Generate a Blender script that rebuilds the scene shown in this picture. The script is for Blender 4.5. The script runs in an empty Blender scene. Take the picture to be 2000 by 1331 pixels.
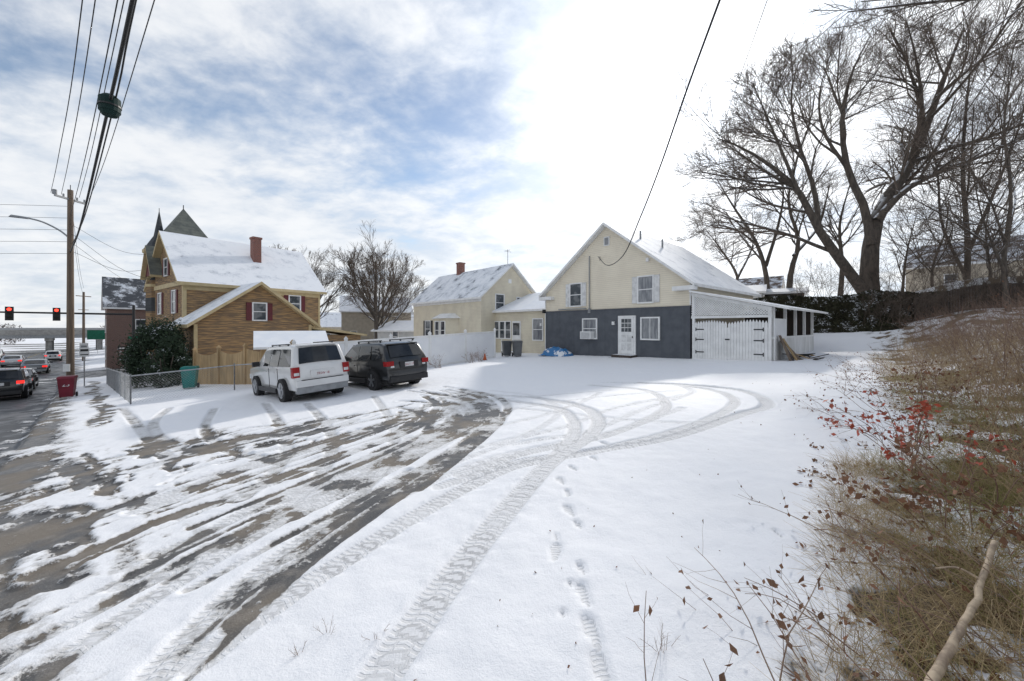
import bpy, bmesh, math, random
import numpy as np
from mathutils import Vector, Matrix
rng=np.random.default_rng(7); random.seed(3)
F=750.; H0=640.; CAM=1.6
scene=bpy.context.scene
# ------------------------------------------------------------------ helpers
def ss(x,a,b):
    t=np.clip((np.asarray(x,float)-a)/(b-a),0,1); return t*t*(3-2*t)
A0=(-8.9,6.7); D=(-.745,.667); NN=(.667,.745)
def st(x,y):
    x=np.asarray(x,float); y=np.asarray(y,float)
    return (x-A0[0])*NN[0]+(y-A0[1])*NN[1], (x-A0[0])*D[0]+(y-A0[1])*D[1]
def xy(s,t): return A0[0]+s*NN[0]+t*D[0], A0[1]+s*NN[1]+t*D[1]
def terr(x,y): return (x-12)*.48+(y-32)*.88
def gz(x,y):
    s,t=st(x,y); x=np.asarray(x,float); y=np.asarray(y,float)
    tc=np.clip(t,-40,170)
    T=np.where(tc<30,.052*tc,1.56+.02*(tc-30))
    z=-1-T*(1-.4*ss(s,8,22))+1.05*(1-np.exp(-np.maximum(s,0)/14))
    drive=ss(t,-14,-12)*(1-ss(t,2.5,4))
    kerb=.12*ss(-s,0,.14)*(1-drive)+.12*ss(-s,-.4,1.2)*drive
    z=z-kerb*(1-ss(-s,12.8,13))
    z=z+1.0*ss(-11.9-t,0,5)*ss(s,2.5,6)
    e=terr(x,y)
    z=z+(1.9*ss(e,0,.5)+1.2*ss(e,-7,-.5))*ss(x,9,15)*(1-ss(x,60,90))
    return z
def g1(x,y): return float(gz(x,y))
def W(u,v,Y): return ((u-1000)/F*Y, Y, CAM-(v-H0)/F*Y)
def G(u,v):
    k=(u-1000)/F; q=(v-H0)/F
    Y=np.concatenate([np.arange(.8,40,.02),np.arange(40,300,.2)])
    d=(CAM-q*Y)-gz(k*Y,Y)
    i=np.argmax(d<0)
    return (k*Y[i],Y[i])
def vnoise(x,y,seed=0):
    xi=np.floor(x).astype(np.int64); yi=np.floor(y).astype(np.int64)
    fx=x-xi; fy=y-yi; fx=fx*fx*(3-2*fx); fy=fy*fy*(3-2*fy)
    def h(a,b):
        n=(a*374761393+b*668265263+seed*1442695041)&0x7fffffff
        n=((n^(n>>13))*1274126177)&0x7fffffff
        return ((n^(n>>16))&0xffff)/65535.
    return (h(xi,yi)*(1-fx)+h(xi+1,yi)*fx)*(1-fy)+(h(xi,yi+1)*(1-fx)+h(xi+1,yi+1)*fx)*fy
def fbm(x,y,o=4,seed=0):
    r=0;a=.5;n=0
    for i in range(o):
        r=r+a*vnoise(x,y,seed+i*17); n+=a; a*=.5; x=x*2.03+3.1; y=y*2.03+1.7
    return r/n
def link(o,parent=None):
    scene.collection.objects.link(o)
    if parent: o.parent=parent
    return o
def emp(name,loc=(0,0,0),rz=0):
    o=bpy.data.objects.new(name,None); o.location=[float(c) for c in loc]; o.rotation_euler=(0,0,rz); o.empty_display_size=.3
    return link(o)
def fast(name,V,Q,mat,parent=None,smooth=False):
    V=np.asarray(V,np.float32); Q=np.asarray(Q,np.int32); n=Q.shape[1]
    me=bpy.data.meshes.new(name)
    me.vertices.add(len(V)); me.vertices.foreach_set('co',V.ravel())
    me.loops.add(Q.size); me.loops.foreach_set('vertex_index',Q.ravel())
    me.polygons.add(len(Q)); me.polygons.foreach_set('loop_start',np.arange(0,Q.size,n,dtype=np.int32))
    me.polygons.foreach_set('loop_total',np.full(len(Q),n,np.int32))
    if smooth: me.polygons.foreach_set('use_smooth',np.ones(len(Q),bool))
    me.update(calc_edges=True)
    if mat: me.materials.append(mat)
    return link(bpy.data.objects.new(name,me),parent)
class B:
    def __init__(s): s.v=[];s.f=[];s.m=[];s.mats=[];s.T=Matrix.Identity(4)
    def mi(s,mat):
        if mat not in s.mats: s.mats.append(mat)
        return s.mats.index(mat)
    def poly(s,pts,mat):
        b=len(s.v); s.v+= [tuple(s.T@Vector(p)) for p in pts]
        s.f.append(tuple(range(b,b+len(pts)))); s.m.append(s.mi(mat))
    def hexa(s,p,mat,top=None):
        b=len(s.v); s.v+=[tuple(s.T@Vector(q)) for q in p]
        for i,f in enumerate([(3,2,1,0),(4,5,6,7),(0,1,5,4),(1,2,6,5),(2,3,7,6),(3,0,4,7)]):
            s.f.append(tuple(b+j for j in f)); s.m.append(s.mi(top if (i==1 and top) else mat))
    def box(s,x0,x1,y0,y1,z0,z1,mat,top=None):
        s.hexa([(x0,y0,z0),(x1,y0,z0),(x1,y1,z0),(x0,y1,z0),(x0,y0,z1),(x1,y0,z1),(x1,y1,z1),(x0,y1,z1)],mat,top)
    def cyl(s,c,r,h,mat,n=12,axis='z',r2=None):
        r2=r if r2 is None else r2; b=len(s.v); 
        for k in range(2):
            for i in range(n):
                a=2*math.pi*i/n; q=r if k==0 else r2; ca,sa,hh=q*math.cos(a),q*math.sin(a),h*k
                p={'z':(ca,sa,hh),'x':(hh,ca,sa),'y':(ca,hh,sa)}[axis]
                s.v.append(tuple(s.T@Vector((c[0]+p[0],c[1]+p[1],c[2]+p[2]))))
        m=s.mi(mat)
        for i in range(n):
            j=(i+1)%n; s.f.append((b+i,b+j,b+n+j,b+n+i)); s.m.append(m)
        s.f.append(tuple(b+i for i in range(n))[::-1]); s.m.append(m)
        s.f.append(tuple(b+n+i for i in range(n))); s.m.append(m)
    def make(s,name,parent=None,bevel=0):
        me=bpy.data.meshes.new(name); me.from_pydata(s.v,[],s.f)
        for m in s.mats: me.materials.append(m)
        me.polygons.foreach_set('material_index',s.m); me.update()
        o=link(bpy.data.objects.new(name,me),parent)
        if bevel:
            md=o.modifiers.new('bv','BEVEL'); md.width=bevel; md.segments=2; md.limit_method='ANGLE'
        return o
# ------------------------------------------------------------------ materials
class N:
    def __init__(s,nt): s.nt=nt
    def n(s,t,props=None,**inp):
        nd=s.nt.nodes.new(t)
        for k,v in (props or {}).items(): setattr(nd,k,v)
        for k,v in inp.items(): s.set(nd.inputs[k.replace('_',' ')],v)
        return nd
    def set(s,sock,v):
        if isinstance(v,bpy.types.NodeSocket): s.nt.links.new(v,sock)
        elif isinstance(v,(tuple,list)) and len(v)==3 and sock.type=='RGBA': sock.default_value=(*v,1)
        else: sock.default_value=v
    def m(s,op,a,b=0.,c=0.,clamp=False):
        nd=s.nt.nodes.new('ShaderNodeMath'); nd.operation=op; nd.use_clamp=clamp
        s.set(nd.inputs[0],a); s.set(nd.inputs[1],b); s.set(nd.inputs[2],c); return nd.outputs[0]
    def mix(s,f,a,b):
        nd=s.nt.nodes.new('ShaderNodeMix'); nd.data_type='RGBA'
        s.set(nd.inputs[0],f); s.set(nd.inputs[6],a); s.set(nd.inputs[7],b); return nd.outputs[2]
    def mixf(s,f,a,b):
        nd=s.nt.nodes.new('ShaderNodeMix'); s.set(nd.inputs[0],f); s.set(nd.inputs[2],a); s.set(nd.inputs[3],b); return nd.outputs[0]
    def step(s,x,a,b):
        nd=s.nt.nodes.new('ShaderNodeMapRange'); nd.interpolation_type='SMOOTHSTEP'
        s.set(nd.inputs[0],x); nd.inputs[1].default_value=a; nd.inputs[2].default_value=b; return nd.outputs[0]
    def noise(s,scale,detail=4,vec=None,rough=.55,dist=0):
        nd=s.n('ShaderNodeTexNoise',None,Scale=scale,Detail=detail,Roughness=rough,Distortion=dist)
        if vec is not None: s.set(nd.inputs['Vector'],vec)
        return nd.outputs['Fac']
    def scalev(s,vec,sc):
        nd=s.n('ShaderNodeMapping'); s.set(nd.inputs['Vector'],vec); nd.inputs['Scale'].default_value=sc; return nd.outputs[0]
    def bump(s,h,strength=.3,dist=.02):
        return s.n('ShaderNodeBump',None,Height=h,Strength=strength,Distance=dist).outputs[0]
SNOW=(.84,.86,.89)
def vmat(name,c1,c2=None,scale=3,rough=.8,bump=0,stretch=(1,1,1),metal=0,snow=0,stripe=None,island=False,coat=0,bdist=.02,detail=5,lo=.35,hi=.65,emit=None,spec=.5):
    m=bpy.data.materials.new(name); m.use_nodes=True; nt=m.node_tree; g=N(nt); b=nt.nodes['Principled BSDF']
    tc=g.n('ShaderNodeTexCoord').outputs['Object']; v=g.scalev(tc,stretch)
    c2=c2 or tuple(x*.75 for x in c1)
    nz=g.noise(scale,detail,v); f=g.step(nz,lo,hi)
    if island:
        ri=g.n('ShaderNodeNewGeometry').outputs['Random Per Island']; f=g.m('MULTIPLY_ADD',ri,.8,g.m('MULTIPLY',f,.2))
    col=g.mix(f,c1,c2); h=nz
    if stripe:
        ax,pitch,dark=stripe; sp=g.n('ShaderNodeSeparateXYZ'); g.set(sp.inputs[0],tc)
        q=sp.outputs[ax] if ax in ('X','Y','Z') else g.m('ADD',sp.outputs['X'],sp.outputs['Y'])
        fr=g.m('FRACT',g.m('DIVIDE',q,pitch)); ln=g.m('SUBTRACT',1.,g.step(fr,.0,.16))
        col=g.mix(g.m('MULTIPLY',ln,dark),col,tuple(x*.3 for x in c1))
        h=g.m('ADD',g.m('MULTIPLY',nz,.3),g.m('SUBTRACT',1.,fr)); 
    if snow:
        ge=g.n('ShaderNodeNewGeometry'); sp=g.n('ShaderNodeSeparateXYZ'); g.set(sp.inputs[0],ge.outputs['Normal'])
        sf=g.m('MULTIPLY',g.step(sp.outputs['Z'],.35,.6),g.step(g.noise(1.7,4,tc),.62-snow*.4,.68-snow*.4))
        col=g.mix(sf,col,SNOW)
    g.set(b.inputs['Base Color'],col); b.inputs['Roughness'].default_value=rough; b.inputs['Metallic'].default_value=metal
    b.inputs['Coat Weight'].default_value=coat; b.inputs['Specular IOR Level'].default_value=spec
    if bump: g.set(b.inputs['Normal'],g.bump(h,bump,bdist))
    if emit: b.inputs['Emission Color'].default_value=(*emit[0],1); b.inputs['Emission Strength'].default_value=emit[1]
    return m
def roofmat(name,sh,cover,ax='Y'):
    m=bpy.data.materials.new(name); m.use_nodes=True; nt=m.node_tree; g=N(nt); b=nt.nodes['Principled BSDF']
    tc=g.n('ShaderNodeTexCoord').outputs['Object']
    n1=g.noise(1.1,6,tc,.68); n2=g.noise(14,3,g.scalev(tc,(1,1,2)))
    sp=g.n('ShaderNodeSeparateXYZ'); g.set(sp.inputs[0],tc)
    fr=g.m('FRACT',g.m('MULTIPLY',sp.outputs['Z'],7.)); ln=g.step(fr,.0,.3)
    raw=g.m('ADD',g.m('ADD',n1,g.m('MULTIPLY',n2,.22)),g.m('MULTIPLY',ln,.06))
    mask=g.step(raw,.83-cover*.5,.95-cover*.5)
    shc=g.mix(n2,tuple(x*.6 for x in sh),tuple(x*1.4 for x in sh))
    sn=g.mix(g.step(raw,.90-cover*.5,1.12-cover*.5),(.62,.65,.70),SNOW)
    g.set(b.inputs['Base Color'],g.mix(mask,shc,sn)); b.inputs['Roughness'].default_value=.75
    g.set(b.inputs['Normal'],g.bump(g.m('ADD',mask,g.m('MULTIPLY',n2,.5)),.6,.04)); return m
def brickmat(name,c1,c2):
    m=bpy.data.materials.new(name); m.use_nodes=True; nt=m.node_tree; g=N(nt); b=nt.nodes['Principled BSDF']
    tc=g.n('ShaderNodeTexCoord').outputs['Object']; sp=g.n('ShaderNodeSeparateXYZ'); g.set(sp.inputs[0],tc)
    cb=g.n('ShaderNodeCombineXYZ',None,X=g.m('ADD',sp.outputs['X'],sp.outputs['Y']),Y=sp.outputs['Z']).outputs[0]
    bt=g.n('ShaderNodeTexBrick',None,Scale=4.,Color1=c1,Color2=c2,Mortar=(.3,.27,.24)); g.set(bt.inputs['Vector'],cb)
    g.set(b.inputs['Base Color'],bt.outputs['Color']); b.inputs['Roughness'].default_value=.9; return m
cream=vmat('cream_siding',(.79,.72,.58),(.73,.66,.53),1.2,.7,.5,stripe=('Z',.115,.5))
beige=vmat('beige_siding',(.70,.64,.50),(.62,.56,.44),1.2,.7,.5,stripe=('Z',.115,.5))
graywall=vmat('gray_painted_wall',(.095,.105,.12),(.075,.082,.096),2,.75,.25,stripe=('XY',1.2,.15))
woodsid=vmat('weathered_wood_siding',(.40,.25,.115),(.18,.125,.08),3.2,.85,.6,stretch=(.5,.5,6),stripe=('Z',.13,.7),lo=.38,hi=.58)
yellowtrim=vmat('mustard_trim',(.56,.45,.26),(.48,.38,.21),3,.7)
whitep=vmat('white_paint',(.80,.80,.79),(.70,.70,.69),2.5,.55,.1)
vinyl=vmat('white_vinyl',(.82,.83,.84),(.76,.77,.79),1,.4,.15,stripe=('XY',.16,.12),snow=0)
picket=vmat('white_pickets',(.78,.78,.77),(.6,.6,.58),3,.7,.3,stretch=(1,1,.2),stripe=('XY',.13,.7))
maroon=vmat('maroon_shutter',(.13,.02,.025),None,4,.6,.3,stripe=('Z',.06,.5))
wshut=vmat('white_shutter',(.74,.74,.73),None,4,.6,.4,stripe=('Z',.06,.4))
glass=vmat('window_glass',(.035,.045,.055),(.13,.14,.15),1.6,.06,0,lo=.45,hi=.6)
curtain=vmat('curtained_glass',(.30,.31,.32),(.14,.15,.17),1.2,.12,0,stretch=(5,5,1))
dark=vmat('dark_void',(.02,.02,.02),None,3,.9)
black=vmat('black_plastic',(.018,.018,.02),None,6,.5)
steel=vmat('galvanised_steel',(.42,.43,.44),(.3,.31,.32),8,.4,metal=.7)
gray=vmat('gray_metal',(.3,.31,.32),None,4,.5)
brick=brickmat('chimney_brick',(.25,.08,.055),(.17,.06,.045))
brickr=brickmat('red_brick',(.17,.085,.065),(.13,.07,.055))
roofA=roofmat('snowy_shingles',(.13,.135,.145),.86)
roofB=roofmat('thin_snow_shingles',(.12,.13,.14),.72)
roofC=roofmat('brown_shingles',(.10,.07,.055),.45)
roofD=roofmat('dark_shingles',(.06,.065,.075),.35)
slate=vmat('slate_tiles',(.16,.17,.145),(.10,.11,.10),2.5,.8,.6,stripe=('Z',.22,.5))
darkslate=vmat('dark_slate',(.06,.065,.07),(.04,.045,.05),2.5,.8,.4,stripe=('Z',.2,.4))
snowm=vmat('snow_cap',SNOW,(.78,.81,.86),2,.7,.3)
bark=vmat('bark',(.115,.095,.078),(.065,.054,.045),6,.95,.6,stretch=(1,1,.3),snow=.46)
twigm=vmat('twig_bark',(.15,.115,.09),(.10,.078,.062),3,.95)
polem=vmat('pole_wood',(.20,.15,.11),(.12,.09,.07),5,.9,.4,stretch=(2,2,.1))
wirem=vmat('wire_black',(.015,.015,.016),None,3,.6)
tanf=vmat('cedar_fence',(.46,.32,.17),(.33,.23,.12),3,.85,.3,stretch=(1,1,.25))
oldwood=vmat('old_gray_wood',(.085,.065,.053),(.05,.042,.038),3,.9,.4,stretch=(4,4,.4))
conc=vmat('concrete',(.34,.33,.31),(.26,.25,.24),2,.9,.2)
rubber=vmat('tyre_rubber',(.022,.022,.023),None,9,.85)
rimm=vmat('alloy',(.45,.46,.47),None,5,.3,metal=.8)
redlamp=vmat('tail_lamp',(.35,.01,.012),None,5,.15)
redlit=vmat('lit_tail_lamp',(.5,.01,.01),None,5,.2,emit=((1,.03,.02),1.2))
clearlamp=vmat('clear_lamp',(.7,.7,.7),None,5,.1)
platem=vmat('plate',(.75,.75,.74),None,3,.4)
carglass=vmat('car_glass',(.012,.014,.016),(.03,.033,.037),2,.04)
# ------------------------------------------------------------------ ground grid
def geo(a,b,n):
    return a+np.sign(b-a)*(np.geomspace(.5,abs(b-a)+.5,n)-.5)
xs=np.unique(np.round(np.concatenate([geo(-30,-1800,60),np.arange(-30,-12,.12),np.arange(-12,6,.03),np.arange(6,14,.06),np.arange(14,40,.3),geo(40,1800,50)]),4))
ys=np.unique(np.round(np.concatenate([geo(-2,-400,25),np.arange(-2,1,.2),np.arange(1,8,.025),np.arange(8,16,.05),np.arange(16,30,.1),np.arange(30,60,.5),geo(60,2200,50)]),4))
GX,GY=np.meshgrid(xs,ys); S_,T_=st(GX,GY)
Z=gz(GX,GY)
wear=np.zeros_like(Z); trk=np.zeros_like(Z); tu=np.zeros_like(Z); tv=np.zeros_like(Z); dz=np.zeros_like(Z)
def smooth_line(P,step=.2):
    P=np.array(P,float); n=len(P); out=[]
    Q=np.vstack([2*P[0]-P[1],P,2*P[-1]-P[-2]])
    for i in range(n-1):
        p0,p1,p2,p3=Q[i:i+4]; k=max(2,int(np.linalg.norm(p2-p1)/step))
        for j in range(k):
            t=j/k; out.append(.5*((2*p1)+(-p0+p2)*t+(2*p0-5*p1+4*p2-p3)*t*t+(-p0+3*p1-3*p2+p3)*t**3))
    out.append(P[-1]); return np.array(out)
def stroke(P,w=.22,depth=.03,wr=0.,mk=1.):
    L=smooth_line(P); al=0.
    for i in range(len(L)-1):
        a,b=L[i],L[i+1]; d=b-a; ln=np.hypot(*d)
        if ln<1e-4: continue
        d=d/ln; pad=w/2+.12
        x0,x1=np.searchsorted(xs,[min(a[0],b[0])-pad,max(a[0],b[0])+pad]); y0,y1=np.searchsorted(ys,[min(a[1],b[1])-pad,max(a[1],b[1])+pad])
        if x1<=x0 or y1<=y0: al+=ln; continue
        sl=(slice(y0,y1),slice(x0,x1)); rx=GX[sl]-a[0]; ry=GY[sl]-a[1]
        u=rx*d[0]+ry*d[1]; v=-rx*d[1]+ry*d[0]; uc=np.clip(u,0,ln)
        dist=np.hypot(rx-uc*d[0],ry-uc*d[1])
        mm=(1-ss(dist,w/2-.03,w/2+.03)); rim=np.exp(-((dist-w/2-.045)/.03)**2)
        up=mm*mk>trk[sl]
        inside=up&(u>=-.01)&(u<=ln+.01)
        tu[sl]=np.where(inside,al+u,tu[sl]); tv[sl]=np.where(inside,v/(w/2),tv[sl])
        trk[sl]=np.maximum(trk[sl],mm*mk)
        wear[sl]=np.maximum(wear[sl],mm*wr)
        dz[sl]=np.minimum(dz[sl],-depth*mm); 
        dz[sl]=np.where((dz[sl]>-.002),np.maximum(dz[sl],rim*depth*.35),dz[sl])
        al+=ln
def gp(L): return [G(u,v) for u,v in L]
C=[[(0,965),(150,918),(330,880),(480,850),(600,822),(700,805)],
   [(0,1100),(200,1010),(420,930),(620,870),(780,820),(850,790)],
   [(-60,1320),(180,1185),(400,1060),(620,960),(800,880),(905,822),(890,788),(800,772)],
   [(250,1380),(430,1200),(600,1090),(760,970),(880,885),(970,820),(985,795),(940,772),(850,760)]]
CW=[]
for c in C:
    L=smooth_line(gp(c),.1); cum=np.r_[0,np.cumsum(np.hypot(*np.diff(L,axis=0).T))]; q=np.linspace(0,cum[-1],14)
    CW.append(np.c_[np.interp(q,cum,L[:,0]),np.interp(q,cum,L[:,1])])
CW=np.array(CW)
for i in range(100):
    k=rng.uniform(-.15,2.9)
    k0=int(np.clip(math.floor(k),0,2)); fr=k-k0
    P=CW[k0]*(1-fr)+CW[k0+1]*fr
    off=rng.normal(0,.25,2); tilt=rng.normal(0,.8)
    P=P+off+np.linspace(-1,1,14)[:,None]*np.array(NN)*tilt
    a=int(rng.integers(0,8)); b=int(rng.integers(a+4,15))
    stroke(P[a:b],rng.uniform(.07,.23),.03,rng.uniform(.2,1.0),rng.uniform(.4,1))
tracks=[([(700,1400),(760,1305),(880,1140),(985,1008),(1078,905),(1150,855),(1168,822),(1135,797),(1050,780),(930,772)],.27,.035,.10),
 ([(400,1290),(470,1235),(640,1120),(850,990),(1000,918),(1150,887),(1300,860),(1440,815),(1500,792),(1445,765),(1320,753),(1180,750)],.25,.035,.06),
 ([(1075,905),(1118,855),(1118,822),(1085,800),(980,784),(880,775)],.24,.03,.08),
 ([(470,1215),(620,1085),(760,985),(870,905),(960,835),(992,800),(965,775),(900,762)],.22,.03,.8),
 ([(560,1095),(720,985),(850,905),(940,840),(970,800)],.18,.03,.85),
 ([(300,1331),(430,1190),(560,1085),(690,995),(800,925)],.24,.03,.5),
 ([(860,955),(1020,905),(1180,880),(1330,842),(1420,805),(1430,780),(1370,760),(1250,750)],.22,.02,.0),
 ([(900,930),(1040,885),(1180,855),(1280,815),(1300,790),(1260,765),(1150,755)],.22,.02,.0),
 ([(1000,870),(1150,845),(1260,800),(1350,770),(1330,755)],.2,.015,.0),
 ([(870,900),(960,870),(1090,840),(1200,800),(1330,775)],.2,.015,.05),
 ([(760,860),(900,850),(1040,820),(1130,790),(1170,770)],.2,.015,.25),
 ([(700,1000),(830,930),(960,880),(1060,835),(1090,800),(1040,775),(960,765)],.2,.015,.12),
 ([(640,1060),(800,965),(960,900),(1100,868),(1230,838),(1330,800)],.2,.015,.05),
 ([(820,830),(950,812),(1080,790),(1200,775),(1330,765)],.18,.012,.05),
 ([(800,800),(920,790),(1060,775),(1190,765)],.18,.012,.1),
 ([(1000,800),(1120,812),(1260,826),(1380,830)],.18,.012,.0),
 ([(520,790),(545,830),(560,870),(540,920),(470,980)],.22,.03,.45),
 ([(600,790),(635,830),(650,870),(625,930),(560,990)],.22,.03,.45),
 ([(330,800),(300,830),(330,870),(420,885)],.24,.03,.5),
 ([(240,800),(300,870),(330,900)],.24,.03,.5),
 ([(420,800),(400,840),(440,880),(520,900)],.22,.03,.4),
 ([(730,775),(760,820),(770,870),(740,930),(650,1010)],.2,.02,.4),
 ([(640,905),(760,860),(850,820),(905,790),(900,770)],.22,.03,.6),
 ([(560,860),(700,830),(820,800),(860,780)],.22,.03,.6)]
for P,w,d,wr in tracks: stroke(gp(P),w,d,wr,1. if d>.018 else .6)
for (u,v,ang,sz) in [(1155,1245,.15,1),(1140,1170,.1,.9),(1085,1085,-.2,1),(1112,1003,.25,1),(1095,945,.2,.9),(1100,1212,0,.25),(1112,1150,0,.25),(1128,1030,.3,.6),(1085,1055,.1,.4),(1118,920,.3,.8),(1108,970,0,.7),(1135,1120,.2,.6),(1175,1320,.1,1),(1160,900,.3,.8),(1180,870,.3,.8),(1135,890,.3,.8),(1190,850,.3,.8),(1520,1050,0,.4),(1640,935,.3,.5),(1610,905,.3,.5),(1650,912,.3,.5),(1598,930,.3,.4)]:
    px,py=G(u,v); 
    x0,x1=np.searchsorted(xs,[px-.3,px+.3]); y0,y1=np.searchsorted(ys,[py-.3,py+.3]); sl=(slice(y0,y1),slice(x0,x1))
    rx=GX[sl]-px; ry=GY[sl]-py; a=-rx*math.sin(ang)+ry*math.cos(ang); c=rx*math.cos(ang)+ry*math.sin(ang)
    r=np.sqrt((a/(.145*sz))**2+(c/(.048*sz*(1+.25*np.sin(a*14))))**2)
    mm=1-ss(r,.8,1.15); dz[sl]=np.minimum(dz[sl],-.024*mm)+.004*np.exp(-((r-1.35)/.2)**2)*(mm<.1)
    trk[sl]=np.maximum(trk[sl],mm*.8); tu[sl]=np.where(mm>.3,a*1.6,tu[sl]); tv[sl]=np.where(mm>.3,c*8,tv[sl])
nearm=(np.abs(GX)<80)&(GY<120)
n1=fbm(GX*1.3,GY*1.3,5,1); n2=fbm(GX*6,GY*6,4,5)
n3=fbm((GX*.667+GY*.745)*4.2+n1*1.5,(-GX*.745+GY*.667)*1.0,5,9)
n4=fbm(GX*2.6,GY*2.6,5,41)
zone=ss(S_,.0,.8)*(1-ss(GX,-4.5,-1.0))*(1-ss(GY-.35*GX,9.5,13))*ss(T_,-13,-11)*(1-ss(T_,2,6))
zone2=zone*(1-ss(GX+GY*.45,-3.6,.2))
S=1.0+(n1-.5)*.35
S-=wear*(.24+1.05*(1-n4))*np.where(zone>.1,1,.85)
S-=zone2*(.15+.64*ss(n3,.40,.60))
S+=zone*.40*ss(n4,.5,.60)
edge=ss(S_,-.2,1.3); S=np.where((S_<1.3)&(S_>-14),S*edge+(1-edge)*(.05+.5*ss(n1,.5,.7)*(1-ss(-S_,.2,1.2))),S)
S-=.9*np.exp(-((S_-1.4-.15*np.sin(T_*.9))/.28)**4)*ss(T_,3.5,5)*(1-ss(T_,30,34))*ss(n4,.3,.45)
near_b=.7*(1-ss(S_,4,9))
lot2=ss(-T_-1.2*(n1-.5)+near_b,11.2,12.4)*ss(S_,1.5,4)*(1-ss(S_,40,50))
S-=lot2*(.18+.62*ss(n4,.42,.58)-.12*ss(S_,10,18))
S=np.clip(S+(n2-.5)*.42,-.2,1.2)
cov=ss(S,.38,.56)
dz=dz*cov
hn=fbm(GX*.8,GY*.8,3,21)-.5
Z2=Z+ (cov*.035+dz*.9+ (n2-.5)*.016*cov*(1-.6*trk)+hn*.04*cov+(fbm(GX*2.5,GY*2.5,3,33)-.5)*.02*cov*(1-trk))*nearm
ny,nx=Z.shape
idx=np.arange(ny*nx).reshape(ny,nx)
Q=np.stack([idx[:-1,:-1],idx[:-1,1:],idx[1:,1:],idx[1:,:-1]],-1).reshape(-1,4)
def groundmat():
    m=bpy.data.materials.new('snow_and_wet_asphalt'); m.use_nodes=True; nt=m.node_tree; g=N(nt); b=nt.nodes['Principled BSDF']
    at=lambda n:g.n('ShaderNodeAttribute',{'attribute_name':n}).outputs['Fac']
    tc=g.n('ShaderNodeTexCoord').outputs['Object']
    f1=g.noise(22,5,tc,.65); f2=g.noise(90,3,tc); f3=g.noise(1.2,4,tc); f4=g.noise(300,2,tc); f5=g.noise(6,5,tc,.6)
    sn=g.m('ADD',at('snow'),g.m('ADD',g.m('MULTIPLY',g.m('SUBTRACT',f1,.5),.60),g.m('MULTIPLY',g.m('SUBTRACT',f5,.5),.42)))
    cov=g.step(sn,.43,.53)
    tr=at('trk'); U=at('tu'); V=at('tv')
    av=g.m('ABSOLUTE',V)
    ph=g.m('ADD',g.m('MULTIPLY',U,22.),g.m('MULTIPLY',av,.9))
    ch=g.m('SINE',g.m('MULTIPLY',ph,6.2832*.9)); che=g.step(ch,-.25,.35)
    groove=g.m('SUBTRACT',1.,g.step(g.m('ABSOLUTE',g.m('SUBTRACT',av,.42)),.03,.10))
    tread=g.m('MULTIPLY',g.m('MULTIPLY',g.m('MAXIMUM',che,groove),g.step(tr,.35,.8)),cov)
    clean=g.mix(f3,(.86,.87,.90),(.89,.89,.90))
    packed=g.mix(f1,(.56,.555,.55),(.74,.735,.73))
    sc=g.mix(g.m('MULTIPLY',g.step(tr,.2,.9),g.m('ADD',.32,g.m('MULTIPLY',tread,.34))),clean,packed)
    thin=g.m('SUBTRACT',1.,g.step(sn,.50,.78))
    sc=g.mix(g.m('MULTIPLY',thin,.62),sc,g.mix(f5,(.34,.32,.295),(.52,.51,.49)))
    dirt=g.mix(g.step(f3,.42,.60),(.075,.073,.072),(.19,.162,.13))
    dirt=g.mix(g.m('MULTIPLY',g.step(f5,.45,.7),.6),dirt,(.25,.225,.195))
    dirt=g.mix(g.m('MULTIPLY',g.step(f2,.52,.7),.4),dirt,(.34,.32,.29))
    road=at('road'); asph=g.mix(f3,(.060,.063,.068),(.10,.102,.105))
    brush=g.mix(f1,(.24,.18,.11),(.11,.085,.06))
    gr=g.mix(road,g.mix(at('bank'),dirt,brush),asph)
    g.set(b.inputs['Base Color'],g.mix(cov,gr,sc))
    wet=g.mixf(g.step(f3,.42,.6),.36,.7)
    g.set(b.inputs['Roughness'],g.mixf(cov,g.m('MAXIMUM',wet,g.m('MULTIPLY',at('bank'),.95)),.7))
    b.inputs['Specular IOR Level'].default_value=.35
    hh=g.m('ADD',g.m('MULTIPLY',cov,1.3),g.m('ADD',g.m('MULTIPLY',tread,-.6),g.m('ADD',g.m('MULTIPLY',f1,.5),g.m('ADD',g.m('MULTIPLY',f2,.25),g.m('MULTIPLY',f4,.1)))))
    g.set(b.inputs['Normal'],g.bump(hh,.6,.02))
    return m
gm=groundmat()
go=fast('snow_covered_ground',np.stack([GX,GY,Z2],-1).reshape(-1,3),Q,gm,smooth=True)
road=((S_<0)&(S_>-13)).astype(float)*ss(-S_,0,.15)
cross=((T_>36)&(T_<46)&(S_>-60)&(S_<60))
road=np.maximum(road,cross*1.); S=np.where(cross,.1+.5*ss(n1,.5,.7),S)
bank=ss(-T_,10.6,11.6)*ss(S_,1.6,3.2)
for nm,a in [('snow',S),('trk',trk),('tu',tu),('tv',tv),('road',road),('bank',bank)]:
    at=go.data.attributes.new(nm,'FLOAT','POINT'); at.data.foreach_set('value',a.astype(np.float32).ravel())
def ribbon(name,s0,s1,t0,t1,mat,h=.006,par=None):
    ts=np.arange(t0,t1+.01,max(.5,(t1-t0)/200)); V=[]
    for t in ts:
        for s in (s0,s1):
            x,y=xy(s,t); V.append((x,y,g1(x,y)+h+.01))
    n=len(ts); q=[(2*i,2*i+1,2*i+3,2*i+2) for i in range(n-1)]
    return fast(name,V,q,mat,par)
yel=vmat('yellow_road_paint',(.5,.34,.05),(.25,.19,.07),3,.7); whp=vmat('white_road_paint',(.55,.55,.54),(.3,.3,.3),3,.7)
rm=emp('road_markings')
ribbon('centre_line_a',-6.25,-6.13,-25,34,yel,par=rm); ribbon('centre_line_b',-6.6,-6.48,-25,34,yel,par=rm)
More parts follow.
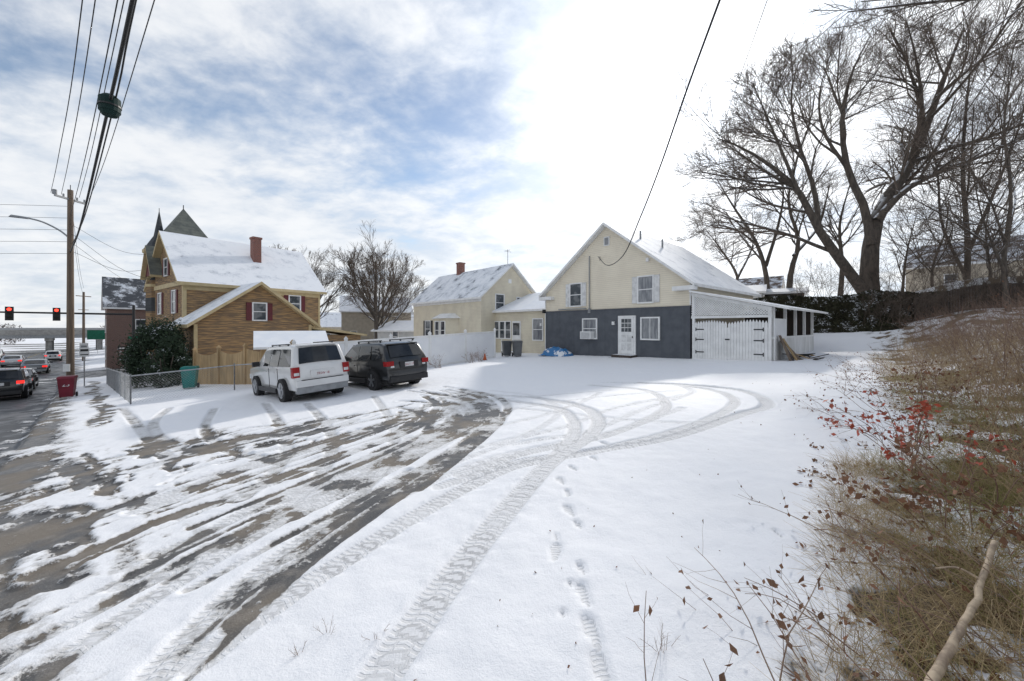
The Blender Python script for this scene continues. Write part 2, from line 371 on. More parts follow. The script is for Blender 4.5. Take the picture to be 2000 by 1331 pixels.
ribbon('centre_line_c',-6.25,-6.13,48,150,yel,par=rm); ribbon('stop_line',-6,-.4,33,33.5,whp,par=rm); ribbon('crosswalk_line',-12.5,-.3,35,35.5,whp,par=rm)
# ------------------------------------------------------------------ building helpers
def gable(bw,br,x0,x1,y0,y1,zb,ze,zp,ridge,wall,roof,trim,oh=.35,th=.16):
    sw=(ridge=='x')
    if sw: x0,x1,y0,y1=y0,y1,x0,x1
    P=(lambda a,b,z:(b,a,z)) if sw else (lambda a,b,z:(a,b,z))
    xm=(x0+x1)/2
    for yy in (y0,y1):
        bw.poly([P(x0,yy,zb),P(x1,yy,zb),P(x1,yy,ze),P(xm,yy,zp),P(x0,yy,ze)],wall)
    for xx in (x0,x1): bw.poly([P(xx,y0,zb),P(xx,y1,zb),P(xx,y1,ze),P(xx,y0,ze)],wall)
    k=(zp-ze)/(xm-x0); zl=ze-k*oh+.01; ya,yb=y0-oh,y1+oh; zt=zp+.01
    for xe in (x0-oh,x1+oh):
        p=[P(xe,ya,zl),P(xm,ya,zt),P(xm,yb,zt),P(xe,yb,zl)]
        q=[(a,b,c+th) for a,b,c in p]
        br.hexa(p+q,trim,roof)
def win(b,x,z,w,h,fr=.08,sh=None,shw=.32,gl=None,munt=0,rail=True,trim=None,sill=True):
    trim=trim or whitep
    b.box(x,x+w,-.03,.02,z,z+h,gl or glass)
    b.box(x-fr,x,-.07,.02,z-fr,z+h+fr,trim); b.box(x+w,x+w+fr,-.07,.02,z-fr,z+h+fr,trim)
    b.box(x,x+w,-.069,.02,z+h,z+h+fr,trim); b.box(x,x+w,-.085 if sill else -.069,.02,z-fr,z,trim)
    if rail: b.box(x,x+w,-.05,.0,z+h*.5-.025,z+h*.5+.025,trim)
    for i in range(munt):
        xx=x+w*(i+1)/(munt+1); b.box(xx-.015,xx+.015,-.047,.0,z,z+h,trim)
    if sh:
        b.box(x-fr-shw,x-fr-.01,-.055,.01,z-.05,z+h+.05,sh); b.box(x+w+fr+.01,x+w+fr+shw,-.055,.01,z-.05,z+h+.05,sh)
def RT(deg,x=0,y=0,z=0): return Matrix.Translation((x,y,z))@Matrix.Rotation(math.radians(deg),4,'Z')
def rz(dx,dy): return math.atan2(dy,dx)
# ------------------------------------------------------------------ cream house
H1=emp('cream_and_gray_house',(2.41,27,0),rz(.669,-.743)); w=B(); r=B(); wi=B()
gable(w,r,0,9.96,0,10,-.8,3.95,7.75,'y',cream,roofA,whitep,.38)
w.box(-.03,9.99,-.06,.2,-.8,2.65,graywall); w.box(-.04,10.0,-.075,.1,2.65,2.72,graywall)
w.box(-.05,-.0,-.075,.02,-.8,3.8,whitep); w.box(9.96,10.02,-.03,.02,2.73,3.8,whitep)
for sx in (-.38,9.2):
    w.box(sx,sx+1.14,-.37,-.001,3.50,3.72,whitep)
win(wi,2.21,3.02,.86,1.4,sh=wshut); win(wi,7.12,3.02,.84,1.4,sh=wshut,gl=curtain)
wi.T=RT(0,0,-.06)
win(wi,3.3,.95,.98,1.15,gl=curtain); win(wi,7.35,.98,.98,1.12,gl=curtain,munt=1,rail=False)
wi.T=RT(0)
w.box(4.8,5.2,-.05,.0,6.55,7.1,whitep); w.box(4.86,5.14,-.06,.0,6.6,7.04,gray)
w.make('walls',H1); r.make('roof',H1); wi.make('windows',H1)
d=B(); d.box(5.85,6.98,-.13,-.05,.05,2.28,whitep); d.box(5.97,6.86,-.16,-.13,.12,2.2,whitep)
for i in range(3):
    for j in range(3): d.box(6.1+i*.22,6.29+i*.22,-.17,-.159,1.35+j*.26,1.57+j*.26,glass)
for j in range(2):
    for i in range(2): d.box(6.1+i*.36,6.38+i*.36,-.168,-.159,.28+j*.5,.68+j*.5,wshut)
d.box(6.80,6.84,-.20,-.16,1.0,1.1,black); d.box(5.8,7.05,-.75,-.05,-.5,.04,oldwood,snowm); d.box(5.8,7.05,-1.05,-.75,-.5,-.12,oldwood,snowm)
d.make('door_and_step',H1)
ac=B(); ac.box(3.35,4.15,-.5,-.06,.88,1.35,whitep)
for i in range(7): ac.box(3.40,4.1,-.508,-.5,.93+i*.055,.955+i*.055,gray)
ac.make('air_conditioner',H1,.01)
m=B(); m.cyl((3.75,-.08,2.7),.035,3.4,gray,8); m.cyl((3.75,-.08,2.5),.09,.3,gray,8); m.cyl((4.55,-.08,5.7),.02,.25,black,6); m.box(7.6,7.75,-.12,0,5.25,5.45,whitep); m.box(1.2,3.5,-.1,-.04,2.78,2.84,gray)
m.box(5.45,5.6,-.18,-.06,1.75,1.95,whitep); m.box(-.1,.0,-.3,-.05,2.6,2.85,black); m.cyl((6.5,4,6.6),.06,.7,gray,8); m.box(6.02,6.1,2.0,2.08,7.0,7.6,gray)
m.make('conduit_and_fixtures',H1)
SH=emp('white_picket_carport',(2.41,27,0),rz(.669,-.743)); b=B()
xa,xb=10.06,13.55; zr=lambda x:3.38-(x-xa)/(xb-xa)*.85
b.hexa([(xa,-.35,3.38),(xb+.7,-.35,zr(xb+.7)),(xb+.7,8.2,zr(xb+.7)),(xa,8.2,3.38)]+[(xa,-.35,3.48),(xb+.7,-.35,zr(xb+.7)+.1),(xb+.7,8.2,zr(xb+.7)+.1),(xa,8.2,3.48)],whitep,snowm)
b.hexa([(xa,-.06,3.2),(xb,-.06,zr(xb)-.18),(xb,.0,zr(xb)-.18),(xa,.0,3.2)]+[(xa,-.06,3.36),(xb,-.06,zr(xb)-.02),(xb,.0,zr(xb)-.02),(xa,.0,3.36)],whitep)
b.box(xa,xb,-.08,.02,2.05,2.17,whitep)
for x in (xa+.05,xb-.14): b.box(x,x+.12,-.07,.06,-.3,zr(x)-.05,whitep)
b.make('roof_and_frame',SH)
la=B()
def inside(x,z): return xa<x<xb and 2.17<z<zr(x)-.16
for sgn in (1,-1):
    for i in range(-40,60):
        x0=xa+i*.115
        pts=[(x0+q*.02,2.17+(q*.02 if sgn>0 else 1.3-q*.02)) for q in range(0,70)]
        ins=[p for p in pts if inside(*p)]
        if len(ins)>3:
            p,q=ins[0],ins[-1]; nx_,nz_=(-.016*sgn,.016)
            y0=-.04-(.012 if sgn>0 else 0)
            la.hexa([(p[0]-nx_,y0,p[1]-nz_),(q[0]-nx_,y0,q[1]-nz_),(q[0]-nx_,y0+.01,q[1]-nz_),(p[0]-nx_,y0+.01,p[1]-nz_),(p[0]+nx_,y0,p[1]+nz_),(q[0]+nx_,y0,q[1]+nz_),(q[0]+nx_,y0+.01,q[1]+nz_),(p[0]+nx_,y0+.01,p[1]+nz_)],whitep)
la.make('lattice',SH)
ga=B(); x=xa+.18
while x<xb-.2:
    if abs(x-11.75)<.06: x+=.04
    zt=1.72+.12*abs(math.sin((x-xa)*math.pi/1.75)); 
    ga.hexa([(x,-.08,.0),(x+.114,-.08,.0),(x+.114,-.055,.0),(x,-.055,.0),(x,-.08,zt),(x+.114,-.08,zt),(x+.114,-.055,zt),(x,-.055,zt)],whitep)
    ga.hexa([(x,-.08,zt),(x+.114,-.08,zt),(x+.114,-.055,zt),(x,-.055,zt),(x+.05,-.08,zt+.12),(x+.064,-.08,zt+.12),(x+.064,-.055,zt+.12),(x+.05,-.055,zt+.12)],whitep); x+=.125
ga.box(xa+.15,xb-.15,-.054,-.02,.1,1.6,whitep); ga.box(xa+.1,xb-.1,-.12,.02,-.35,-.02,whitep)
for z in (.38,1.0,1.5):
    ga.box(xa+.25,xa+.62,-.095,-.08,z-.02,z+.03,black); ga.box(xb-.7,xb-.33,-.095,-.08,z-.02,z+.03,black)
    ga.box(xa+.22,xa+.26,-.1,-.08,z-.08,z+.09,black); ga.box(xb-.34,xb-.3,-.1,-.08,z-.08,z+.09,black)
ga.box(11.65,11.85,-.1,-.08,1.0,1.06,black)
ga.make('gates',SH)
sd=B(); 
for i in range(5):
    y=.1+i*1.95; sd.box(xb-.06,xb+.06,y,y+.1,-.3,2.5,whitep)
sd.box(xb+.061,xb+.09,.0,7.9,-.3,1.1,picket); sd.box(xb-.06,xb+.1,0,7.9,1.1,1.18,whitep); sd.box(xa,xb,7.95,8.0,-.3,2.6,oldwood)
sd.box(xb+.062,xb+.085,0,2.0,1.18,2.0,vinyl)
sd.make('side_wall',SH)
pl=emp('scrap_wood_pile',(2.41,27,0),rz(.669,-.743)); b=B()
for i,(x,hh,mm) in enumerate([(0,1.25,polem),(.25,1.0,oldwood),(.5,1.1,tanf),(.8,.9,polem)]):
    b.hexa([(xb+.6+x*.3,.3+x,.02),(xb+.65+x*.3,.3+x,.02),(xb+.65+x*.3,.55+x,.02),(xb+.6+x*.3,.55+x,.02),(xb+.15,.3+x,hh),(xb+.2,.3+x,hh),(xb+.2,.55+x,hh),(xb+.15,.55+x,hh)],mm)
for i in range(16):
    cx_,cy_=xb+rng.uniform(.3,1.3),rng.uniform(1.3,4.2); z_=.02+rng.uniform(0,.3); b.T=Matrix.Translation((cx_,cy_,z_))@Matrix.Rotation(rng.uniform(0,3.1),4,'Z')@Matrix.Rotation(rng.uniform(-.4,.4),4,'Y')
    l_=rng.uniform(.3,.8); b.box(-l_,l_,-.06,.06,-.02,.02,[oldwood,polem,tanf,dark][i%4],snowm if i%5==0 else None)
b.T=RT(0); b.make('planks',pl)
# ------------------------------------------------------------------ beige house
H2=emp('beige_house',(-2.48,31,0),rz(.743,.669)); w=B(); r=B(); wi=B()
gable(w,r,0,6.4,0,11.4,-1,4.2,6.95,'y',beige,roofB,whitep,.35)
win(wi,1.5,3.0,.85,1.35,munt=0); win(wi,3.9,3.0,.7,1.2)
w.box(2.9,3.25,-.04,0,5.4,5.75,whitep)
wi.T=RT(-90,0,11.4)
win(wi,2.5,.7,.9,1.5,sh=black)
w.T=RT(-90,0,11.4); w.box(0,11.4,-.06,0,3.72,3.98,whitep); w.box(0,11.4,-.2,0,3.98,4.08,whitep)
w.hexa([(5.6,-.9,-.8),(7.6,-.9,-.8),(8.2,-.01,-.8),(5,-.01,-.8),(5.6,-.9,2.4),(7.6,-.9,2.4),(8.2,-.01,2.4),(5,-.01,2.4)],beige)
w.hexa([(5.4,-1.1,2.4),(7.8,-1.1,2.4),(8.5,0,2.4),(4.7,0,2.4),(5.9,-.4,2.85),(7.3,-.4,2.85),(7.6,0,2.85),(5.6,0,2.85)],whitep,snowm)
wi.T=RT(-90,0,11.4)@RT(0,0,-.9); win(wi,5.85,.6,.6,1.5); win(wi,6.8,.6,.6,1.5)
wi.T=RT(0); w.T=RT(0)
ch=B(); ch.box(2.9,3.5,7.3,7.9,6.2,8.0,brick); ch.box(2.85,3.55,7.25,7.95,8.0,8.12,brick); ch.make('chimney',H2)
an=B(); an.cyl((3.2,.4,6.9),.02,1.5,black,5); an.box(2.8,3.6,.39,.41,8.2,8.22,black); an.box(3.19,3.21,.1,.7,8.3,8.32,black); an.make('antenna',H2)
w.make('walls',H2); r.make('roof',H2); wi.make('windows',H2)
WG=bpy.data.objects.new('side_wing',None); link(WG); WG.location=(2.41,27,0); WG.rotation_euler=(0,0,rz(.669,-.743))
WG.parent=H2; WG.matrix_parent_inverse=(Matrix.Translation((-2.48,31,0))@Matrix.Rotation(rz(.743,.669),4,'Z')).inverted()
w=B(); w.box(-6.6,-.05,.5,4.5,-1,2.85,beige)
w.hexa([(-6.8,.15,2.8),(.0,.15,2.8),(.0,4.5,4.5),(-6.8,4.5,4.5),(-6.8,.15,2.95),(.0,.15,2.95),(.0,4.5,4.65),(-6.8,4.5,4.65)],whitep,snowm)
w.T=RT(0,0,.5)
for i in range(3): win(w,-6.3+i*.72,.75,.55,1.3,munt=0)
w.box(-4.05,-3.1,-.08,0,-.2,2.1,whitep); w.box(-3.95,-3.2,-.09,-.08,1.0,1.95,glass)
win(w,-1.75,.7,.95,1.5,gl=curtain,sh=None); w.box(-1.0,-.85,-.12,-.0,1.7,1.9,whitep)
w.box(-4.3,-2.9,-1.0,-.1,-.9,-.25,conc,snowm); w.box(-4.3,-4.24,-1.0,-.94,-.25,.7,whitep); w.box(-2.96,-2.9,-1.0,-.94,-.25,.7,whitep); w.box(-2.96,-2.9,-.94,-.1,.62,.7,whitep)
w.make('wing_walls',WG)
# ------------------------------------------------------------------ brown house
BH=emp('brown_victorian_house',(-20.7,24.2,0),rz(.591,.806)); w=B(); r=B(); wi=B()
gable(w,r,0,8.6,0,7.8,-2.5,4.6,8.0,'x',woodsid,roofA,yellowtrim,.4,.2)
w.box(-.04,.14,-.05,.1,-2.5,4.45,yellowtrim); w.box(0,8.6,-.04,0,4.0,4.5,yellowtrim); w.box(8.5,8.64,-.05,.1,-2.5,4.45,yellowtrim)
win(wi,6.3,2.85,.75,1.15,sh=maroon)
wi.T=w.T=RT(-90,0,7.8)
win(wi,1.9,2.6,.8,1.4,sh=maroon); win(wi,5.4,2.6,.8,1.4,sh=maroon); win(wi,3.5,5.2,.8,1.1,sh=maroon); win(wi,1.9,-.6,.8,1.5,sh=maroon); win(wi,5.4,-.6,.8,1.5,sh=maroon)
w.box(0,7.8,-.06,0,4.3,4.6,yellowtrim); w.box(7.65,7.84,-.05,0,-2.5,4.3,yellowtrim); w.box(0,7.8,-.05,0,1.4,1.6,yellowtrim)
w.T=wi.T=RT(0)
ch=B(); ch.box(4.6,5.15,2.0,2.6,5.8,8.35,brick); ch.box(4.55,5.2,1.95,2.65,8.35,8.5,brick); ch.make('chimney',BH,.01)
tw=B(); tw.box(.45,2.75,5.7,8.0,-2.5,8.3,woodsid)
ap=(1.6,6.85,10.75); c4=[(.25,5.5,8.3),(2.95,5.5,8.3),(2.95,8.2,8.3),(.25,8.2,8.3)]
for i in range(4): tw.poly([c4[i],c4[(i+1)%4],ap],slate)
tw.poly(c4,yellowtrim); tw.cyl((1.6,6.85,10.7),.03,.3,black,6)
tx_,ty_=.35,7.6
tw.cyl((tx_,ty_,-2.5),.75,9.6,woodsid,8); tw.cyl((tx_,ty_,7.1),.95,.25,yellowtrim,8); tw.cyl((tx_,ty_,7.35),.9,1.1,darkslate,8,r2=.32); tw.cyl((tx_,ty_,8.45),.32,1.9,darkslate,8,r2=.02); tw.cyl((tx_,ty_,10.3),.02,.3,black,6)
for zz in (4.6,6.2): tw.cyl((tx_,ty_,zz),.8,.2,yellowtrim,8)
for zz in (2.8,5.1): tw.cyl((tx_,ty_,zz),.765,1.0,darkslate,8)
tw.poly([(-.45,4.9,5.3),(-.45,7.4,5.3),(-.45,6.15,7.2)],maroon); tw.hexa([(-.7,4.7,5.1),(-.7,6.15,7.3),(.9,6.15,7.3),(.9,4.7,5.1),(-.7,4.7,5.25),(-.7,6.15,7.45),(.9,6.15,7.45),(.9,4.7,5.25)],yellowtrim,slate); tw.hexa([(-.7,7.6,5.1),(-.7,6.15,7.3),(.9,6.15,7.3),(.9,7.6,5.1),(-.7,7.6,5.25),(-.7,6.15,7.45),(.9,6.15,7.45),(.9,7.6,5.25)],yellowtrim,slate)
tw.make('towers',BH)
off=Vector((-18.63+20.7,22-24.2)); ax_=off.x*.591+off.y*.806; ay_=-off.x*.806+off.y*.591
w.T=r.T=RT(0,ax_,ay_)
AD=-ay_+.2
gable(w,r,.35,7.0,0,AD,-2.5,1.9,4.35,'y',woodsid,roofA,yellowtrim,.45,.2)
w.box(.31,.48,-.05,.1,-2.5,1.8,yellowtrim); w.box(6.85,7.04,-.05,.1,-2.5,1.8,yellowtrim)
wi.T=RT(0,ax_,ay_); win(wi,3.35,2.1,.72,1.05,sh=maroon); win(wi,4.7,-.55,1.1,1.35,sh=maroon,munt=1)
w.box(7.05,11.2,.4,AD,-2.5,1.0,woodsid); r.hexa([(6.9,.1,1.55),(11.6,.1,.9),(11.6,AD,.9),(6.9,AD,1.55),(6.9,.1,1.75),(11.6,.1,1.05),(11.6,AD,1.05),(6.9,AD,1.75)],yellowtrim,snowm)
w.make('walls',BH); r.make('roof',BH); wi.make('windows',BH)
GS=emp('garden_shed',(-10.6,18.6,g1(-10.6,18.6)),rz(.75,.5)); w=B(); r=B(); gable(w,r,-1.3,1.3,0,2.6,0,1.75,2.35,'x',tanf,snowm,whitep,.3,.1); w.make('walls',GS); r.make('roof',GS)
# ------------------------------------------------------------------ other houses
def house(name,x,y,ang,wd,dp,hw,hp,wall,roof,trim=whitep,ridge='x',wins=3,z=None):
    z=g1(x,y) if z is None else z
    o=emp(name,(x,y,z),ang); w=B(); r=B(); wi=B()
    gable(w,r,-wd/2,wd/2,-dp/2,dp/2,-1.5,hw,hp,ridge,wall,roof,trim,.3)
    for fl in range(max(1,int(hw//2.7))):
        for (deg,ox,oy,ln) in ((0,0,-dp/2,wd),(90,wd/2,0,dp),(-90,-wd/2,0,dp)):
            wi.T=RT(deg,ox,oy)
            for i in range(wins): win(wi,-ln/2+ln*(i+.5)/wins-.4,.9+fl*2.8,.8,1.3)
    w.make('walls',o); r.make('roof',o)
    if wins: wi.make('windows',o)
    return o
white_s=vmat('white_siding',(.6,.6,.58),(.5,.5,.49),2,.8,.3,stripe=('Z',.15,.4))
tan_s=vmat('tan_siding',(.48,.42,.33),(.4,.35,.28),2,.8,.3,stripe=('Z',.15,.4))
house('dark_roof_house',-41.3,42.5,rz(.67,.745),5,5.5,6.4,9.4,brickr,roofD,ridge='x',wins=1)
house('white_house',-60,66,rz(.67,.745),8,9,5,7.5,white_s,roofA)
house('white_house',-74,84,rz(.67,.745),8,9,5,7.5,white_s,roofB)
house('tan_house',-52,58,rz(.67,.745),7,8,3.2,5,tan_s,roofA)
house('tan_house',-22,62,.4,10,8,5.2,7.6,tan_s,roofA)
house('white_house',-17,70,.1,9,8,3.2,5.2,white_s,roofA)
house('garage',-12.0,47,-.5,7,6,2.2,3.3,white_s,snowm,wins=1)
house('brown_roof_house',51,40,-.9,13,10,3.2,6.0,tan_s,roofC,wins=2)
house('tan_house',36,60,-.7,10,8,3.5,6,tan_s,roofC)
house('storage_shed',19.5,34,-.6,4.5,3.5,1.3,1.9,white_s,snowm,wins=0)
house('storage_shed',23.5,33,-.6,2.5,2,1.2,1.5,oldwood,snowm,wins=0)
for i in range(26):
    t=rng.uniform(95,300); s=rng.choice([rng.uniform(-90,-20),rng.uniform(10,70)]); x,y=xy(s,t)
    house('distant_house',x,y,rng.uniform(0,3),rng.uniform(8,12),8,rng.uniform(3,6),rng.uniform(7,9),[white_s,tan_s,brickr,cream][int(rng.integers(4))],roofA,wins=2)
x,y=xy(-24,88); CS=emp('commercial_building',(x,y,g1(x,y)),rz(*D)); b=B(); b.box(-14,14,-5,5,-1,4,brickr,snowm); b.box(-14,14,-5.4,-5.01,2.9,3.7,vmat('red_fascia',(.5,.04,.04)))
for i in range(7): b.box(-13+i*3.8,-10.4+i*3.8,-5.06,-5,.5,2.6,glass)
b.make('building',CS)
x,y=xy(0,150); OV=emp('highway_overpass',(x,y,0),rz(*NN)); b=B()
b.box(-70,70,-6,6,-1.2,.2,gray); b.box(-70,70,-6.2,-6,-.3,1.0,conc); b.box(-70,70,-6.15,-6.05,1.0,1.5,steel)
for i in range(-6,7):
    for yy in (-4,4): b.cyl((i*9+4,yy,-7),.6,5.8,conc,10)
    b.box(i*9+3.3,i*9+4.7,-5.5,5.5,-1.9,-1.21,conc)
b.make('deck_and_piers',OV)
# ------------------------------------------------------------------ fences
def fence_white(name,pts):
    o=emp(name,(0,0,0)); p=B(); q=B()
    for a,b_ in zip(pts[:-1],pts[1:]):
        L=math.dist(a,b_); n=max(1,round(L/2.4)); an=rz(b_[0]-a[0],b_[1]-a[1])
        for i in range(n):
            f=i/n; x,y=a[0]+(b_[0]-a[0])*f,a[1]+(b_[1]-a[1])*f; f2=(i+1)/n; x2,y2=a[0]+(b_[0]-a[0])*f2,a[1]+(b_[1]-a[1])*f2
            z0,z1=g1(x,y),g1(x2,y2); l=L/n
            T=Matrix.Translation((x,y,0))@Matrix.Rotation(an,4,'Z'); p.T=q.T=T
            q.box(-.065,.065,-.065,.065,z0-.2,z0+1.9,whitep); q.hexa([(-.085,-.085,z0+1.9),(.085,-.085,z0+1.9),(.085,.085,z0+1.9),(-.085,.085,z0+1.9),(-.02,-.02,z0+2.02),(.02,-.02,z0+2.02),(.02,.02,z0+2.02),(-.02,.02,z0+2.02)],whitep)
            def slab(za,zb,th,mt): p.hexa([(.065,-th,z0+za),(l-.065,-th,z1+za),(l-.065,th,z1+za),(.065,th,z0+za),(.065,-th,z0+zb),(l-.065,-th,z1+zb),(l-.065,th,z1+zb),(.065,th,z0+zb)],mt)
            slab(.15,1.68,.018,vinyl); slab(1.68,1.8,.04,whitep); slab(.04,.15,.04,whitep)
    q.T=Matrix.Translation((*pts[-1],g1(*pts[-1])))
    q.box(-.065,.065,-.065,.065,-.2,1.9,whitep); q.hexa([(-.085,-.085,1.9),(.085,-.085,1.9),(.085,.085,1.9),(-.085,.085,1.9),(-.02,-.02,2.02),(.02,-.02,2.02),(.02,.02,2.02),(-.02,.02,2.02)],whitep)
    p.make('panels',o); q.make('posts',o)
fence_white('white_vinyl_fence',[(-9.6,16.9),(-4.5,21),(-1.15,25.5)])
def boards(name,pts,h,mt,scal=.0,cap=True,bw=.14,gap=.012,hj=0):
    o=emp(name); p=B(); q=B()
    for a,b_ in zip(pts[:-1],pts[1:]):
        L=math.dist(a,b_); n=max(1,round(L/2.4)); an=rz(b_[0]-a[0],b_[1]-a[1]); x=0
        while x<L-.01:
            f=x/L; px,py=a[0]+(b_[0]-a[0])*f,a[1]+(b_[1]-a[1])*f; z=g1(px,py)
            p.T=Matrix.Translation((px,py,z))@Matrix.Rotation(an,4,'Z'); ph=(x/(L/n))%1; hh=h+scal*(2*ph-1)**2+rng.uniform(-hj,hj)
            p.box(gap/2,bw-gap/2,-.012+rng.uniform(-.004,.004),.012,-.1,hh,mt); x+=bw
        for i in range(n+1):
            f=i/n; px,py=a[0]+(b_[0]-a[0])*f,a[1]+(b_[1]-a[1])*f; z=g1(px,py); q.T=Matrix.Translation((px,py,z))@Matrix.Rotation(an,4,'Z')
            q.box(-.06,.06,-.08,.05,-.2,h+scal+.12,mt)
            if cap: q.hexa([(-.09,-.11,h+scal+.12),(.09,-.11,h+scal+.12),(.09,.08,h+scal+.12),(-.09,.08,h+scal+.12),(-.02,-.03,h+scal+.26),(.02,-.03,h+scal+.26),(.02,.0,h+scal+.26),(-.02,.0,h+scal+.26)],mt)
    p.make('boards',o); q.make('posts',o)
boards('cedar_stockade_fence',[(-17,20.6),(-12.9,18.6),(-9.7,17)],1.55,tanf,.22)
boards('old_wood_fence',[(25.4,24.15),(28,22.75),(36,18.4)],1.45,oldwood,0,False,.12,.012,.05)
def tubes(P,R,k=3):
    P=np.asarray(P,float); R=np.asarray(R,float); n,m,_=P.shape
    T=np.gradient(P,axis=1); T/= np.linalg.norm(T,axis=2,keepdims=True)+1e-9
    ref=np.array([.83,.31,.17]); U=np.cross(T,ref); U/=np.linalg.norm(U,axis=2,keepdims=True)+1e-9; Vv=np.cross(T,U)
    a=np.arange(k)*2*np.pi/k
    V=P[:,:,None,:]+R[:,:,None,None]*(np.cos(a)[None,None,:,None]*U[:,:,None,:]+np.sin(a)[None,None,:,None]*Vv[:,:,None,:])
    id_=np.arange(n*m*k).reshape(n,m,k); nx2=np.roll(id_,-1,axis=2)
    Q=np.stack([id_[:,:-1],nx2[:,:-1],nx2[:,1:],id_[:,1:]],-1).reshape(-1,4)
    return V.reshape(-1,3),Q
def merge(L):
    V=[];Q=[];o=0
    for v,q in L: V.append(v);Q.append(q+o);o+=len(v)
    return np.concatenate(V),np.concatenate(Q)
def chain(name,pts,h=1.1,sp_=.1):
    o=emp(name); L=[];Pp=[]
    for a,b_ in zip(pts[:-1],pts[1:]):
        a=np.array(a);b_=np.array(b_);ln=np.linalg.norm(b_-a); n=int(ln/sp_)
        for sg in (1,-1):
            for i in range(-11,n):
                f0=i*sp_; f1=f0+h-.05; z0,z1=.05,h
                if f0<0: z0+= -f0; f0=0.
                if f1>ln: z1-= f1-ln; f1=ln
                if z1<=z0: continue
                if sg<0: z0,z1=h+.05-z0,h+.05-z1
                p=a+(b_-a)*f0/ln; q=a+(b_-a)*f1/ln
                L.append([(p[0],p[1],g1(*p)+z0),(q[0],q[1],g1(*q)+z1)])
        n=max(1,round(ln/2.4))
        for i in range(n+1):
            p=a+(b_-a)*i/n; z=g1(*p); Pp.append([(p[0],p[1],z-.1),(p[0],p[1],z+h+.08)])
        Pp.append([(a[0],a[1],g1(*a)+h),(b_[0],b_[1],g1(*b_)+h)])
    V,Q_=tubes(L,np.full((len(L),2),.0022),3); fast('mesh',V,Q_,steel,o)
    V,Q_=tubes(Pp,np.full((len(Pp),2),.025),8); fast('posts',V,Q_,steel,o,True)
chain('chain_link_fence',[xy(2.0,26),(-14.4,14.5),(-12.0,16.6),(-9.9,16.6)])
# ------------------------------------------------------------------ trees
def walk(start,dirn,length,r0,r1,m,up,wig):
    n=len(start); P=np.zeros((n,m,3)); P[:,0]=start; d=dirn.copy()
    for j in range(1,m):
        d=d+rng.normal(0,wig,(n,3)); d[:,2]+=up; d/=np.linalg.norm(d,axis=1,keepdims=True)
        P[:,j]=P[:,j-1]+d*(length/(m-1))[:,None]
    R=r0[:,None]+(r1-r0)[:,None]*np.linspace(0,1,m)[None,:]
    return P,R
def kids(P,R,nc,lf,ang,m,up,wig,rf,tmin=.25,lmin=.2):
    n,m0,_=P.shape; L=np.linalg.norm(np.diff(P,axis=1),axis=2).sum(1)
    f=(rng.random((n,nc))*.5+ (np.arange(nc)[None,:]+.25)/nc*1.0); f=np.clip(tmin+(1-tmin)*f/1.3,0,.999)
    g=f*(m0-1); i=g.astype(int); fr=(g-i)[...,None]; ar=np.arange(n)[:,None]
    st_=P[ar,i]*(1-fr)+P[ar,i+1]*fr; T=P[ar,i+1]-P[ar,i]; T/=np.linalg.norm(T,axis=2,keepdims=True)+1e-9
    rr=R[ar,i]*(1-fr[...,0])+R[ar,i+1]*fr[...,0]
    q=rng.normal(0,1,T.shape); q-= (q*T).sum(2,keepdims=True)*T; q/=np.linalg.norm(q,axis=2,keepdims=True)+1e-9
    a=np.radians(rng.normal(ang,9,(n,nc)))[...,None]; d=T*np.cos(a)+q*np.sin(a)
    ln=np.maximum(L[:,None]*lf*(1.15-.6*f)*rng.uniform(.7,1.25,(n,nc)),lmin)
    r0=np.minimum(rr*rf,.9*rr)
    return walk(st_.reshape(-1,3),d.reshape(-1,3),ln.ravel(),r0.ravel(),r0.ravel()*.4,m,up,wig)
def smooth3(P):
    P=np.array(P,float); Q=np.vstack([2*P[0]-P[1],P,2*P[-1]-P[-2]]); out=[]
    for i in range(len(P)-1):
        p0,p1,p2,p3=Q[i:i+4]
        for j in range(6):
            t=j/6; out.append(.5*((2*p1)+(-p0+p2)*t+(2*p0-5*p1+4*p2-p3)*t*t+(-p0+3*p1-3*p2+p3)*t**3))
    out.append(P[-1]); return np.array(out)
def resamp(pts,m):
    L=smooth3(pts); c=np.r_[0,np.cumsum(np.linalg.norm(np.diff(L,axis=0),axis=1))]; q=np.linspace(0,c[-1],m)
    return np.stack([np.interp(q,c,L[:,k]) for k in range(3)],1)
def tree(name,limbs,lv,base_t=.25,rmin=.006):
    o=emp(name,limbs[0][0][0]); inv=np.array(limbs[0][0][0]); thick=[];thin=[]
    P=np.array([resamp(l[0],12) for l in limbs]); R=np.array([np.linspace(l[1],l[2],12) for l in limbs])
    thick.append(tubes(P-inv,R,9)); t=base_t
    for k,(nc,lf,ang,m,up,wig,rf) in enumerate(lv):
        P,R=kids(P,R,nc,lf,ang,m,up,wig,rf,t); t=.08; R=np.maximum(R,rmin*(2.2,1.6,1.15,.9)[min(k,3)])
        (thick if k<1 else thin).append(tubes(P-inv,R,6 if k<1 else (4 if k<2 else 3)))
    V,Q_=merge(thick); fast('trunk_and_limbs',V,Q_,bark,o,True)
    V,Q_=merge(thin); fast('branches_and_twigs',V,Q_,twigm,o,False)
    return o
